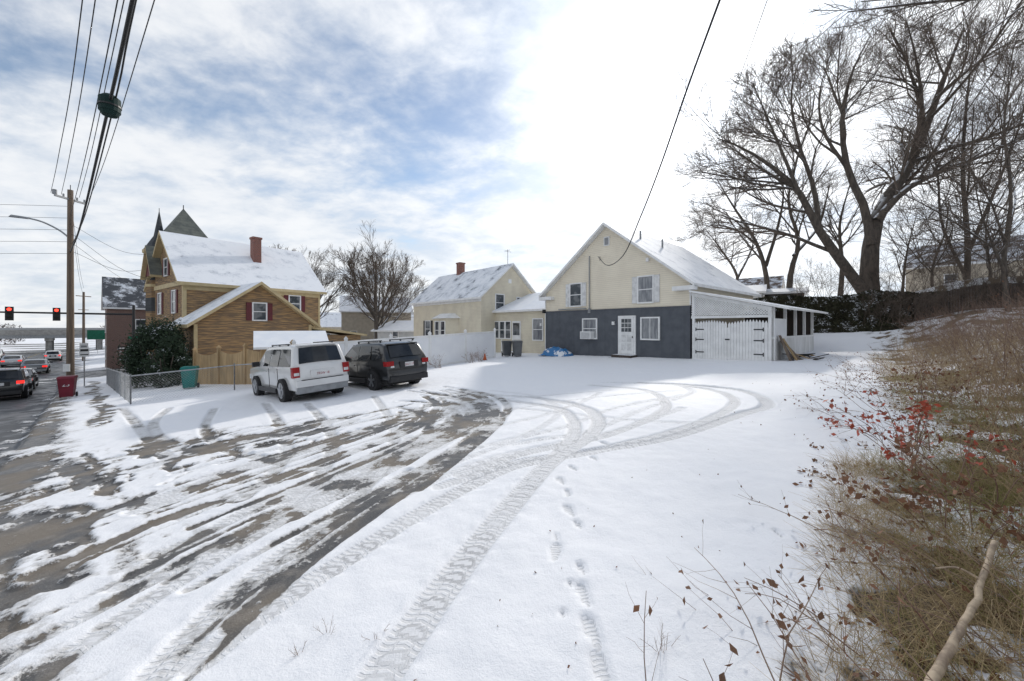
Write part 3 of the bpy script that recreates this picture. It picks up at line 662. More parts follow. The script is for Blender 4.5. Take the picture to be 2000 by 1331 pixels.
def autotree(name,x,y,h,spread=.5,lean=(0,0),nl=6,r=.22,lv=None,fork=.25,z=None,rmin=.009):
    z=g1(x,y) if z is None else z; base=np.array([x,y,z-.2]); limbs=[]
    fk=base+np.array([lean[0]*fork*h,lean[1]*fork*h,fork*h])
    limbs.append(([base,(base+fk)/2+rng.normal(0,.05,3),fk,fk+np.array([lean[0]*h*.4+rng.normal(0,.3),lean[1]*h*.4,h*.35]),base+np.array([lean[0]*h,lean[1]*h,h*.85])],r,.02))
    for i in range(nl):
        a=i*2*math.pi/nl+rng.uniform(-.4,.4); sp=spread*h*rng.uniform(.45,1.0); st0=fk+np.array([0,0,rng.uniform(-.05,.18)*h])
        e=st0+np.array([math.cos(a)*sp+lean[0]*h*.5,math.sin(a)*sp,(h-(st0[2]-z))*rng.uniform(.5,.85)])
        mid=st0*.55+e*.45+np.array([math.cos(a)*sp*.14,math.sin(a)*sp*.14,rng.uniform(-.02,.03)*h])
        limbs.append(([st0,mid,e],r*.45,.02))
    lv=lv or [(7,.46,34,6,.08,.07,.5),(5,.62,30,5,.06,.08,.6),(4,.72,28,4,.05,.09,.65),(3,.75,26,3,.04,.1,.7)]
    return tree(name,limbs,lv,.1,rmin)
LV=[(11,.42,42,7,.04,.09,.5),(7,.58,36,6,.03,.10,.55),(5,.74,33,5,.02,.11,.6),(4,.85,30,4,.01,.11,.7)]
def WL(L,Y0,Y1=None):
    n=len(L); Y1=Y0 if Y1 is None else Y1
    return [W(u,v,Y0+(Y1-Y0)*i/(n-1)) for i,(u,v) in enumerate(L)]
tree('large_bare_tree',[
 (WL([(1700,592),(1697,530),(1702,470),(1718,410),(1760,350),(1800,270),(1845,150),(1880,60)],28,29),.60,.05),
 (WL([(1690,575),(1650,520),(1600,450),(1560,375),(1500,320),(1440,285),(1400,270)],28,25),.38,.03),
 (WL([(1700,480),(1690,410),(1655,330),(1645,230),(1665,140),(1700,70)],28,30),.30,.03),
 (WL([(1712,430),(1770,370),(1850,330),(1930,300),(2020,255)],28,26),.26,.03),
 (WL([(1780,310),(1800,220),(1790,120),(1770,40)],28.5,27),.18,.03),
 (WL([(1600,450),(1590,370),(1560,280),(1545,190),(1560,120)],27,28),.18,.03),
 (WL([(1830,190),(1900,130),(1960,90),(2030,70)],28.5,27),.14,.02),
 (WL([(1560,375),(1520,280),(1490,210),(1470,160)],26,25),.13,.02),
 (WL([(1655,330),(1610,260),(1600,190),(1620,110)],29,31),.13,.02)],LV,.12,.008)
LT=[(10,.44,40,6,.05,.09,.55),(6,.58,35,5,.04,.10,.6),(5,.72,32,4,.02,.11,.65),(3,.8,30,3,.02,.12,.7)]
tree('bare_tree',[(WL([(1500,590),(1495,530),(1475,470),(1430,400),(1400,350)],34),.24,.03),(WL([(1496,520),(1520,440),(1530,370),(1510,300)],34,35),.16,.02),(WL([(1480,480),(1440,450),(1390,440),(1360,460)],34,33),.1,.02)],LT)
tree('bare_tree',[(WL([(1540,590),(1545,530),(1560,470),(1540,400),(1550,320)],33),.26,.03),(WL([(1550,500),(1600,440),(1620,360)],33,34),.15,.02)],LT)
tree('bare_tree',[(WL([(1430,580),(1440,540),(1410,490),(1380,450)],40),.18,.03),(WL([(1440,545),(1470,480),(1470,420)],40,41),.13,.02)],LT)
tree('bare_tree',[(WL([(1640,590),(1645,520),(1640,440),(1660,360)],31),.20,.03)],[(13,.45,42,6,.06,.12,.6),(6,.6,36,5,.02,.12,.6),(5,.75,34,4,.0,.12,.65)])
tree('bare_tree',[(WL([(1885,600),(1890,480),(1880,330),(1890,180),(1905,80)],27),.20,.03),(WL([(1888,500),(1940,380),(1990,250),(2010,150)],27,26),.13,.02),(WL([(1886,540),(1840,440),(1830,330),(1800,220)],27,28),.11,.02)],LV,.12)
tree('bare_tree',[(WL([(1975,640),(1960,520),(1975,380),(1960,250),(1980,120)],21),.13,.02),(WL([(1965,540),(1920,430),(1900,340)],21,20),.08,.01)],[(14,.4,44,6,.05,.12,.6),(8,.56,38,5,.02,.12,.6),(6,.7,34,4,.0,.12,.65)],.1)
tree('bare_tree',[(WL([(1760,600),(1770,500),(1790,420)],29),.11,.02),(WL([(1830,610),(1820,530),(1850,440),(1845,380)],26),.1,.02),(WL([(1930,620),(1935,540),(1925,450),(1940,380)],24),.09,.02)],[(14,.5,44,6,.05,.12,.6),(8,.56,38,5,.02,.12,.6),(6,.7,34,4,.0,.12,.65)],.1)
autotree('bare_maple_tree',-16.2,46,13.6,.44,nl=11,r=.32,fork=.14,rmin=.009)
autotree('bare_maple_tree',-24.0,46,12.6,.38,nl=8,r=.26,fork=.2,rmin=.009)
autotree('bare_maple_tree',-19,56,12.5,.4,nl=6,r=.24,fork=.2,rmin=.010)
tree('bare_oak_tree',[([(9.5,4.5,.6),(9.3,4.6,3.5),(8.8,4.8,6.2),(7.5,5,9)],.28,.08),([(9.0,4.7,4.9),(7.6,5,5.9),(6.2,5.4,6.2),(4.9,5.6,6.2)],.05,.008),([(9.2,4.7,4.8),(8,5.5,6.4),(7.6,6.3,7.1),(6.0,6.6,7.2)],.05,.008)],[(8,.32,38,6,-.02,.13,.45),(5,.45,40,5,-.02,.15,.55),(3,.55,40,4,-.02,.15,.6)],.35,.0025)
# ------------------------------------------------------------------ shrubs, ivy, brush
def leaves(P,size,asp=.6):
    n=len(P); a=rng.normal(0,1,(n,3))
    a/=np.linalg.norm(a,axis=1,keepdims=True); b=rng.normal(0,1,(n,3)); b-=(a*b).sum(1,keepdims=True)*a; b/=np.linalg.norm(b,axis=1,keepdims=True)
    s=size*rng.uniform(.6,1.3,n)[:,None]; c=np.cross(a,b)*s*.18
    V=np.stack([P-a*s,P+b*s*asp+c,P+a*s,P-b*s*asp+c],1).reshape(-1,3)
    return V,np.arange(n*4).reshape(n,4)
ever=vmat('evergreen_foliage',(.035,.065,.028),(.015,.028,.015),3,.8,island=True,snow=.12)
def shrub(name,x,y,h,rad,n,size,mat):
    z=g1(x,y); o=emp(name,(x,y,z)); cl=rng.normal(0,1,(46,3)); cl/=np.linalg.norm(cl,axis=1,keepdims=True); f=rng.uniform(.5,1,46)[:,None]
    cen=cl*f*np.array([rad,rad,h*.48])+np.array([0,0,h*.5]); cen[:,:2]*=(1.15-.55*cen[:,2:3]/h)
    p=cen[rng.integers(0,46,n)]+rng.normal(0,1,(n,3))*np.array([.22,.22,.26])*rad*.8
    p[:,2]=np.abs(p[:,2]); V,Q_=leaves(p,size,.35); fast('foliage',V,Q_,mat,o)
    st0=np.zeros((14,3)); dd=rng.normal(0,.35,(14,3)); dd[:,2]=1; dd/=np.linalg.norm(dd,axis=1,keepdims=True)
    P,R=walk(st0,dd,np.full(14,h*.75),np.full(14,.05),np.full(14,.015),5,.05,.1); V,Q_=tubes(P,R,5); fast('stems',V,Q_,bark,o)
shrub('evergreen_shrub',-19.9,21.6,3.6,1.4,22000,.075,ever)
shrub('evergreen_shrub',-18.3,20.6,2.6,.95,10000,.07,ever)
ivy=vmat('ivy_leaves',(.05,.055,.025),(.035,.026,.014),2,.85,island=True,snow=.26)
def ivywall(name,x0,y0,x1,y1,zb,h,n,th,size=.08):
    o=emp(name,(x0,y0,0)); L=math.dist((x0,y0),(x1,y1)); u=rng.random(n); v=rng.random(n)**.85
    hh=h*(.85+.3*vnoise(u*L*.9,u*0+3,4)); nx_,ny_=(y1-y0)/L,-(x1-x0)/L
    d=th*(vnoise(u*L*1.5,v*3,8)*1.2+rng.random(n)*.5)*(1.1-v*.5)
    P=np.stack([(x1-x0)*u+nx_*d,(y1-y0)*u+ny_*d,zb+v*hh],1); V,Q_=leaves(P,size); fast('leaves',V,Q_,ivy,o)
    b=B(); an=rz(x1-x0,y1-y0); b.T=Matrix.Rotation(an,4,'Z'); b.box(0,L,0,.35,zb-1,zb+h*.82,oldwood,snowm); b.make('wall',o)
ivywall('ivy_covered_retaining_wall',16.2,29.9,27.0,24.1,1.2,2.6,34000,.4)
ivywall('low_hedge_wall',15.6,27.6,24.0,23.4,.75,.95,16000,.35)
def bankpts(n,t0,t1,s0,s1,pw=1.6):
    s=s0+(s1-s0)*rng.random(n)**pw; t=t0+(t1-t0)*rng.random(n); x,y=xy(s,t); return x,y,gz(x,y)
def blades(name,n,t0,t1,s0,s1,ln,mat,r=.004,lean=.5,pw=1.6,m=4,clump=.42,seed=3,droop=-.12,ktw=0):
    x,y,z=bankpts(n,t0,t1,s0,s1,pw)
    k=vnoise(x*1.6,y*1.6,seed)*.7+vnoise(x*5,y*5,seed+1)*.3+rng.uniform(-.12,.12,n); kk=k>clump; x,y,z=x[kk],y[kk],z[kk]
    n=len(x); d=rng.normal(0,lean,(n,3)); d[:,2]=1; d[:,0]-=.15; d/=np.linalg.norm(d,axis=1,keepdims=True)
    P,R=walk(np.stack([x,y,z-.02],1),d,ln*rng.uniform(.4,1.3,n),np.full(n,r),np.full(n,r*.25),m,droop,.13)
    L_=[tubes(P,R,3)]
    if ktw: P2,R2=kids(P,R,ktw,.32,36,3,.03,.1,.6,.35,.05); L_.append(tubes(P2,R2,3))
    V,Q_=merge(L_); return fast(name,V,Q_,mat)
drygrass=vmat('dry_grass',(.60,.47,.27),(.30,.21,.11),2,.8,island=True); olive=vmat('olive_grass',(.24,.24,.07),(.40,.34,.13),2,.8,island=True)
stemm=vmat('bramble_stem',(.17,.09,.065),(.28,.20,.14),2,.7,island=True); redl=vmat('red_leaves',(.50,.09,.045),(.28,.07,.04),2,.6,island=True); brl=vmat('brown_leaves',(.26,.12,.06),(.15,.08,.045),2,.75,island=True)
weedm=vmat('dead_weed_stalks',(.46,.33,.19),(.22,.14,.09),2,.8,island=True)
blades('dry_grass',60000,-19,-11.6,2.6,26,.38,drygrass,.0035,.75,1.8,4,.50,3,-.2)
blades('near_dry_grass',26000,-13.6,-10.95,1.9,7,.32,drygrass,.0022,.8,1.0,4,.45,19,-.22)
blades('near_green_grass',9000,-13.2,-11.2,2.2,8,.24,olive,.0022,.5,1.0,4,.5,23,-.15)
blades('green_grass',20000,-14.5,-11.7,2.8,16,.26,olive,.003,.55,1.5,4,.50,11,-.15)
blades('tall_weeds',6500,-19,-12.2,4.0,28,1.0,weedm,.0042,.35,1.3,6,.44,6,-.08,4)
blades('tall_brush',3000,-20,-13.0,5,32,1.6,stemm,.006,.3,1.2,7,.40,8,-.06,6)
blades('dry_reeds',5200,-20,-12.6,4.5,30,.95,drygrass,.005,.3,1.2,5,.48,7,-.08)
x,y,z=bankpts(190,-12.8,-10.7,2.1,20,1.6); n=len(x); d=np.stack([D[0]*.6+rng.normal(0,.6,n),D[1]*.6+rng.normal(0,.6,n),rng.uniform(.2,1.2,n)],1); d/=np.linalg.norm(d,axis=1,keepdims=True)
P,R=walk(np.stack([x,y,z],1),d,rng.uniform(.35,1.1,n),np.full(n,.0045),np.full(n,.0015),8,-.11,.1)
P[:,:,2]=np.maximum(P[:,:,2],gz(P[:,:,0],P[:,:,1])+.03)
P2,R2=kids(P,R,5,.35,40,4,-.02,.12,.6)
V,Q_=merge([tubes(P,R,5),tubes(P2,R2,3)]); br=fast('bramble_stems',V,Q_,stemm)
pts=P2.reshape(-1,3); pts=pts[rng.random(len(pts))<.30]; V,Q_=leaves(pts,.022); fast('bramble_leaves',V,Q_,brl)
x,y,z=bankpts(9500,-13.8,-10.6,2.0,18,1.9); kk=(vnoise(x*3,y*3,77)+ss(-st(x,y)[1],10.8,12.2))>.85; x,y,z=x[kk],y[kk],z[kk]; V,Q_=leaves(np.stack([x,y,z+.045],1),.026); fast('leaf_litter',V,Q_,brl)
x,y,z=bankpts(80,-11.4,-9,2.0,14,1.5); V,Q_=leaves(np.stack([x,y,z+.045],1),.012); fast('scattered_leaves',V,Q_,brl)
def redshrub(name,cx,cy,n,ln,lmat,lsz,frac,nst=9):
    z=g1(cx,cy); o=emp(name,(cx,cy,z)); d=rng.normal(0,.5,(nst,3)); d[:,0]-=.35; d[:,2]=1; d/=np.linalg.norm(d,axis=1,keepdims=True)
    P,R=walk(rng.normal(0,.12,(nst,3))*[1,1,0],d,ln*rng.uniform(.7,1.1,nst),np.full(nst,.006),np.full(nst,.002),8,-.05,.09)
    P2,R2=kids(P,R,5,.35,38,5,.02,.1,.6,.35); P3,R3=kids(P2,R2,3,.4,38,4,0,.1,.6,.3,.06)
    V,Q_=merge([tubes(P,R,6),tubes(P2,R2,4),tubes(P3,R3,3)]); fast('stems',V,Q_,stemm,o)
    pts=np.concatenate([P2[:,1:].reshape(-1,3),P3.reshape(-1,3)]); pts=pts[rng.random(len(pts))<frac]; pts=pts+rng.normal(0,.012,pts.shape); V,Q_=leaves(pts,lsz,asp=.6); fast('leaves',V,Q_,lmat,o)
redshrub('red_leaf_shrub',4.25,4.0,9,.95,redl,.034,.20,8); redshrub('red_leaf_shrub',5.0,4.8,9,.95,redl,.034,.16,7); redshrub('red_leaf_shrub',4.1,3.45,9,.7,redl,.032,.16,6)
redshrub('brown_leaf_shrub',3.3,2.95,9,.55,brl,.03,.25,6); redshrub('brown_leaf_shrub',3.9,3.0,9,.6,brl,.03,.2,6); redshrub('brown_leaf_shrub',7.4,6.8,9,1.1,brl,.03,.15,10)
for s_ in (8,10.5,13,15.5,18,21,24,27): 
    cx,cy=xy(s_,-14.2+rng.uniform(-.9,.5)); redshrub('bare_bush',cx,cy,9,1.8,brl,.02,.06,22)
for (u,v,l) in [(640,1250,.11),(735,1260,.10),(585,1290,.08),(1290,1285,.15),(1300,1290,.12)]:
    px,py=G(u,v); n=4; d=rng.normal(0,.5,(n,3)); d[:,2]=1; d/=np.linalg.norm(d,axis=1,keepdims=True); z=g1(px,py)
    P,R=walk(np.tile([px,py,z],(n,1)),d,np.full(n,l*1.2),np.full(n,.0016),np.full(n,.0007),5,0,.1); P2,R2=kids(P,R,5,.35,40,3,0,.1,.7,.25,.015)
    V,Q_=merge([tubes(P,R,3),tubes(P2,R2,3)]); fast('dead_weed',V,Q_,stemm)
P=np.array([resamp([W(1942,1075,2.45),W(1905,1190,2.1),W(1860,1280,1.85),W(1800,1400,1.6),W(1760,1500,1.45)],22)]); P[:,:,2]+=.05; P+=rng.normal(0,.004,(1,22,3))
P2=np.array([resamp([P[0,5],P[0,5]+[-.08,.05,.04],P[0,5]+[-.2,.06,.03]],22)])
V,Q_=merge([tubes(P,np.array([np.linspace(.014,.021,22)+rng.normal(0,.001,22)]),9),tubes(P2,np.array([np.linspace(.008,.004,22)]),6)]); stk=vmat('peeled_branch',(.50,.39,.27),(.27,.20,.14),14,.75,.6,stretch=(1,1,.4)); fast('fallen_branch',V,Q_,stk,None,True)
for (cx,cy) in [(-1.9,23.2),(-2.4,22.6),(-3.9,20.6)]: redshrub('dry_weed_clump',cx,cy,9,.75,brl,.02,.1,14)
def thicket(name,pts,n,h,mat,r=.01):
    pts=np.array(pts); i=rng.integers(0,len(pts)-1,n); f=rng.random(n)[:,None]; p=pts[i]*(1-f)+pts[i+1]*f+rng.normal(0,.5,(n,2)); z=gz(p[:,0],p[:,1])
    d=rng.normal(0,.3,(n,3)); d[:,2]=1; d/=np.linalg.norm(d,axis=1,keepdims=True)
    P,R=walk(np.c_[p,z],d,h*rng.uniform(.5,1.2,n),np.full(n,r),np.full(n,r*.4),6,.02,.14); P2,R2=kids(P,R,8,.4,42,4,.02,.14,.6,.2); P3,R3=kids(P2,R2,4,.5,40,3,0,.14,.6,.2,.1); R2=np.maximum(R2,.004); R3=np.maximum(R3,.004)
    V,Q_=merge([tubes(P,R,4),tubes(P2,R2,3),tubes(P3,R3,3)]); fast(name,V,Q_,mat)
thicket('fence_line_brush',[(23,24.6),(27,22.2),(31,19.8),(33,17)],260,2.6,twigm)
thicket('terrace_brush',[(22,30),(28,26),(34,23),(38,20)],240,3.4,twigm,.014)
def mass(name,pts,n,hx,hz,size,mat):
    c=np.array(pts); i=rng.integers(0,len(c),n); q=rng.normal(0,1,(n,3)); q/=np.linalg.norm(q,axis=1,keepdims=True); q*=rng.random((n,1))**.4
    p=c[i]+q*np.array([hx,hx,hz])+np.array([0,0,hz*.9]); V,Q_=leaves(p,size,asp=.2); fast(name,V,Q_,mat)
dm=vmat('distant_twigs',(.20,.175,.165),(.13,.115,.11),.1,.95,island=True)
pts=[]
for i in range(420):
    a=rng.uniform(-1.05,1.0); dd=rng.uniform(150,330); x,y=math.sin(a)*dd,math.cos(a)*dd; s,t=st(x,y)
    if -18<s<5: continue
    pts.append((x,y,g1(x,y)))
mass('distant_trees',pts,42000,5,4.5,.75,dm)
pts=[(x,y,g1(x,y)) for x,y in [(rng.uniform(-30,60),rng.uniform(75,110)) for _ in range(40)]]; mass('distant_trees',pts,26000,3.5,3,.35,dm)
pts=[(*xy(s,t),g1(*xy(s,t))) for s,t in [(6,48),(9,62),(7,75),(-18,60),(-20,50),(10,100),(-17,75),(12,120)]]; mass('roadside_trees',pts,6000,2.2,3,.25,dm)
# ------------------------------------------------------------------ vehicles
def carpaint(nm,c,mt=0): return vmat(nm,c,tuple(x*.93 for x in c),1.5,.28,0,metal=mt,coat=.8)
white_c=carpaint('white_car_paint',(.72,.72,.71)); black_c=carpaint('black_car_paint',(.012,.013,.014)); gray_c=carpaint('gray_car_paint',(.12,.13,.14),.5); silver_c=carpaint('silver_car_paint',(.45,.46,.47),.5)
ST={'suv':dict(L=4.85,Wd=1.86,belt=1.10,roof=1.78,wb=2.88,r=.38,
     low=[(2.40,.36),(2.43,.62),(2.36,.93),(2.15,1.03),(1.12,1.10)],cab=[(.42,1.74),(.1,1.79),(-1.9,1.79),(-2.16,1.74)],rear=[(-2.37,1.10),(-2.43,.75),(-2.41,.38)],
     sw=[[(.92,1.14),(.36,1.66),(-.28,1.69),(-.28,1.14)],[(-.36,1.14),(-.36,1.69),(-1.18,1.69),(-1.18,1.14)],[(-1.28,1.14),(-1.28,1.69),(-2.02,1.67),(-2.22,1.14)]]),
 'cross':dict(L=4.6,Wd=1.8,belt=1.02,roof=1.68,wb=2.67,r=.36,
     low=[(2.25,.34),(2.29,.6),(2.22,.82),(1.95,.96),(1.12,1.03)],cab=[(.35,1.60),(.0,1.66),(-1.6,1.65),(-1.93,1.56)],rear=[(-2.24,1.04),(-2.31,.72),(-2.27,.38)],
     sw=[[(.92,1.07),(.30,1.53),(-.32,1.57),(-.32,1.07)],[(-.40,1.07),(-.40,1.57),(-1.18,1.56),(-1.25,1.07)],[(-1.34,1.07),(-1.27,1.55),(-1.68,1.50),(-1.95,1.14)]]),
 'sedan':dict(L=4.7,Wd=1.82,belt=.93,roof=1.44,wb=2.75,r=.33,
     low=[(2.3,.3),(2.35,.5),(2.25,.72),(2.0,.82),(1.0,.93)],cab=[(.3,1.38),(0,1.43),(-.9,1.41),(-1.15,1.36)],rear=[(-1.85,.98),(-2.28,.92),(-2.34,.6),(-2.3,.32)],
     sw=[[(.8,.97),(.26,1.32),(-.3,1.35),(-.3,.97)],[(-.38,.97),(-.38,1.35),(-1.0,1.31),(-1.5,1.0)]])}
def car(name,x,y,fwd,style,paint,lit=False,plate=None,detail=True):
    s=ST[style]; an=rz(*fwd); f=Vector((math.cos(an),math.sin(an),0)); l=Vector((-f.y,f.x,0)); h=s['wb']/2; hw=s['Wd']/2
    zf,zr_=g1(x+f.x*h,y+f.y*h),g1(x-f.x*h,y-f.y*h); zl,zrr=g1(x+l.x*.8,y+l.y*.8),g1(x-l.x*.8,y-l.y*.8)
    fx=Vector((f.x,f.y,(zf-zr_)/s['wb'])).normalized(); ly=Vector((l.x,l.y,(zl-zrr)/1.6)).normalized(); up=fx.cross(ly).normalized(); ly=up.cross(fx)
    o=emp(name); M4=Matrix(((fx[0],ly[0],up[0],x),(fx[1],ly[1],up[1],y),(fx[2],ly[2],up[2],(zf+zr_)/2+.01),(0,0,0,1))); o.matrix_world=M4
    belt,rf=s['belt'],s['roof']; L2=s['L']/2
    def hwx(xx,z):
        e=1-.11*min(1,abs(xx)/L2)**7
        return hw*e*(1-.035*max(0,(.75-z)/.4)) if z<=belt+.02 else (hw-.03-.17*(z-belt)/(rf-belt))*e
    sil=s['low']+s['cab']+s['rear']; n=len(sil); nl=len(s['low']); nc=len(s['cab'])
    V=[];Fc=[]
    for yy in (-1,-.5,0,.5,1):
        for i,(xx,z) in enumerate(sil):
            cr=.035*(1-yy*yy) if z>.8 else 0; ex=.06*(1-yy*yy)*np.sign(xx) if abs(xx)>2 else 0
            V.append((float(xx+ex),float(yy*hwx(xx,z)),float(z+cr)))
    for j in range(4):
        for i in range(n-1): Fc.append((j*n+i,j*n+i+1,(j+1)*n+i+1,(j+1)*n+i))
        Fc.append((j*n+n-1,j*n,(j+1)*n,(j+1)*n+n-1))
    i0,i1=nl-1,nl+nc
    for j,rev in ((0,True),(4,False)):
        lowp=[j*n+i for i in list(range(0,i0+1))+list(range(i1,n))]; upp=[j*n+i for i in range(i0,i1+1)]
        for p in (lowp,upp): Fc.append(tuple(p[::-1] if rev else p))
    me=bpy.data.meshes.new('body'); me.from_pydata(V,[],Fc); me.materials.append(paint); me.update()
    ob=link(bpy.data.objects.new('body',me)); 
    bm=bmesh.new(); bm.from_mesh(me); bmesh.ops.recalc_face_normals(bm,faces=bm.faces); bm.to_mesh(me); bm.free()
    bv=ob.modifiers.new('b','BEVEL'); bv.width=.055; bv.segments=3; bv.limit_method='ANGLE'; bv.angle_limit=math.radians(28)
    cut=B()
    for xx in (h,-h): cut.cyl((xx,-1.3,s['r']+.0),s['r']+.075,2.6,dark,24,'y')
    co=cut.make('cut'); bo=ob.modifiers.new('c','BOOLEAN'); bo.object=co; bo.operation='DIFFERENCE'; bo.solver='EXACT'
    bpy.context.view_layer.update(); dg_=bpy.context.evaluated_depsgraph_get(); nm=bpy.data.meshes.new_from_object(ob.evaluated_get(dg_))
    ob.modifiers.clear(); ob.data=nm; bpy.data.objects.remove(co); ob.parent=o
    for p in nm.polygons: p.use_smooth=True
    try: nm.set_sharp_from_angle(angle=math.radians(32))
    except Exception: pass
    u=B(); u.box(-L2+.25,L2-.25,-hw+.22,hw-.22,.2,.85,dark)
    clad=black if style!='sedan' else paint
    for sy in (-1,1):
        u.box(-h+s['r']+.1,h-s['r']-.1,min(sy*(hw-.05),sy*(hw+.012)),max(sy*(hw-.05),sy*(hw+.012)),.27,.42,clad)
    u.box(-L2-.07,-L2+.15,-hw+.16,hw-.16,.30,.50,clad if style=='cross' else gray); u.box(L2-.1,L2+.06,-hw+.16,hw-.16,.28,.48,clad)
    if style=='suv': u.box(-L2-.10,-L2+.1,-hw+.14,hw-.14,.50,.70,paint); u.box(-L2-.104,-L2,-hw+.3,hw-.3,.695,.72,black)
    u.make('sills_and_bumpers',o,.02)
    gl=B()
    for poly in s['sw']:
        for sy in (-1,1): gl.poly([(a,sy*(hwx(a,z)+.006),z) for a,z in (poly if sy<0 else poly[::-1])],carglass)
    (xa_,za_),(xb_,zb_)=s['cab'][-1],s['rear'][0]
    def rp(f,yy,o_=.03): 
        xx=xa_+(xb_-xa_)*f; z=za_+(zb_-za_)*f; return (xx-.06*(1-yy*yy)-o_,yy*hwx(xx,z+.03),z+.035*(1-yy*yy)+.012)
    for a,b_ in ((-.82,-.3),(-.3,.3),(.3,.82)):
        gl.poly([rp(.1,a),rp(.1,b_),rp(.86,b_),rp(.86,a)],carglass)
    (xc,zc),(xd,zd)=s['low'][-1],s['cab'][0]
    gl.poly([(xc+(xd-xc)*f_+.05,yy*hwx(xc+(xd-xc)*f_,belt+.3),zc+(zd-zc)*f_+.05) for f_,yy in ((.1,-.85),(.1,.85),(.95,.8),(.95,-.8))],carglass)
    gl.make('windows',o)
    tl=B(); lm=redlit if lit else redlamp; xr=-L2
    def bx(sy,x0,x1,y0,y1,z0,z1,mt): tl.box(x0,x1,min(sy*y0,sy*y1),max(sy*y0,sy*y1),z0,z1,mt)
    for sy in (-1,1):
        if style=='suv': bx(sy,xr-.02,xr+.16,hw*.89-.17,hw*.89+.035,.80,1.12,lm); bx(sy,xr-.027,xr+.1,hw*.89-.15,hw*.89-.0,.86,.95,clearlamp)
        elif style=='cross': bx(sy,xr-.02,xr+.22,hw*.89-.24,hw*.89+.025,.86,1.02,lm); bx(sy,xr-.03,xr+.1,hw*.89-.24,hw*.89-.12,.80,.86,clearlamp)
        else: bx(sy,xr-.01,xr+.2,hw*.89-.3,hw*.89+.02,.68,.84,lm)
        bx(sy,L2-.18,L2+.0,hw*.89-.3,hw*.89+.02,.62,.80,clearlamp)
        bx(sy,.72,.86,hw-.02,hw+.19,belt+.02,belt+.19,paint if style!='suv' else black)
        if style!='sedan':
            bx(sy,-1.75,.0,hw-.27,hw-.235,rf+.035,rf+.07,black)
            for q in (-1.7,-.85,-.08): bx(sy,q,q+.08,hw-.27,hw-.235,rf-.02,rf+.034,black)
        for q in (-.32,-1.22): bx(sy,q-.005,q+.005,hw-.015,hw+.003,.45,belt-.02,black)
        for q in (-.15,-1.0): bx(sy,q,q+.16,hw-.01,hw+.03,belt-.16,belt-.13,paint)
    tl.box(xr-.075,xr-.03,-.17,.17,.80 if style!='sedan' else .55,.95 if style!='sedan' else .70,platem)
    if style!='sedan':
        tl.box(xr-.07,xr,-.36,.36,.76,.99,black if style=='cross' else paint); tl.box(xa_-.11,xa_+.15,-hw+.32,hw-.32,za_+.01,za_+.05,paint)
    tl.make('lamps_mirrors_trim',o,.008)
    if plate:
        cu=bpy.data.curves.new('plate_text','FONT'); cu.body=plate; cu.size=.1; cu.align_x='CENTER'; to=link(bpy.data.objects.new('plate_text',cu),o); to.rotation_euler=(math.pi/2,0,-math.pi/2); to.location=(xr-.079,0,.835); cu.materials.append(vmat('plate_ink',(.35,.03,.04)))
    wh=B()
    for xx in (h,-h):
        for sy in (-1,1):
            y0=sy*(hw-.005); dy=-sy*.22
            wh.cyl((xx,y0,s['r']),s['r'],dy,rubber,28,'y'); wh.cyl((xx,y0+sy*.004,s['r']),s['r']*.66,dy*.4,black if style=='cross' else rimm,20,'y')
            for q in range(5):
                a=q*2*math.pi/5; wh.T=Matrix.Translation((xx,y0+sy*.012,s['r']))@Matrix.Rotation(a,4,'Y'); wh.box(-.035,.035,-.01,.01,0,s['r']*.62,rimm); 
            wh.T=Matrix.Identity(4); wh.cyl((xx,y0+sy*.025,s['r']),.06,-sy*.02,rimm,10,'y')
    wh.make('wheels',o)
    return o
cf=(-.735,.678)
car('white_suv',-7.75,13.85,cf,'suv',white_c,plate='7RSW 18')
cx,cy=-4.77+.5*1.0,13.5+.55*1.0
car('black_crossover',cx-.735*1.33,cy+.678*1.33,cf,'cross',black_c,plate='3KLT 57')
for (s,t,sty,p,rev,lt,nm) in [(-2.0,24.6,'cross',black_c,0,True,'black_crossover'),(-2.2,33,'sedan',black_c,0,True,'black_sedan'),(-9.5,47,'sedan',gray_c,1,False,'gray_sedan'),(-2.3,52,'sedan',gray_c,0,True,'gray_sedan'),(-9.3,62,'cross',gray_c,1,False,'gray_crossover'),(-5.2,72,'sedan',silver_c,0,True,'silver_sedan'),(-2.2,84,'cross',white_c,0,True,'white_crossover'),(-9.3,100,'suv',white_c,1,False,'white_suv')]:
    x,y=xy(s,t); car(nm,x,y,(-D[0],-D[1]) if rev else D,sty,p,lt)
# ------------------------------------------------------------------ street furniture
def tube1(name,pts,r,mat,par=None,m=20,k=6):
    P=np.array([resamp(pts,m)]); R=np.full((1,m),r); V,Q_=tubes(P,R,k); return fast(name,V,Q_,mat,par,True)
px,py=-29.9,26.0; pz=g1(px,py)
UP=emp('utility_pole',(px,py,pz)); b=B(); b.cyl((0,0,-.3),.2,10.9-pz+.3,polem,14,'z',.14)
b.box(-.05,.05,-.9,.9,10.2-pz,10.32-pz,gray)
for q in (-.85,-.4,.4,.85): b.cyl((0,q,10.32-pz),.05,.2,gray,8)
b.cyl((.0,0,10.9-pz),.02,.35,black,6); b.cyl((-.6,-.4,10.5-pz),.12,.3,gray,8)
b.box(-.22,.22,-.25,-.2,1.1,1.6,whitep)
b.make('pole',UP)
lamp=emp('street_lamp',(px,py,8.2)); a=np.array([-.667,-.745,0])
tube1('arm',[(0,0,-.6),tuple(a*.5+[0,0,-.1]),tuple(a*1.2+[0,0,.3]),tuple(a*1.9+[0,0,.45])],.05,steel,lamp)
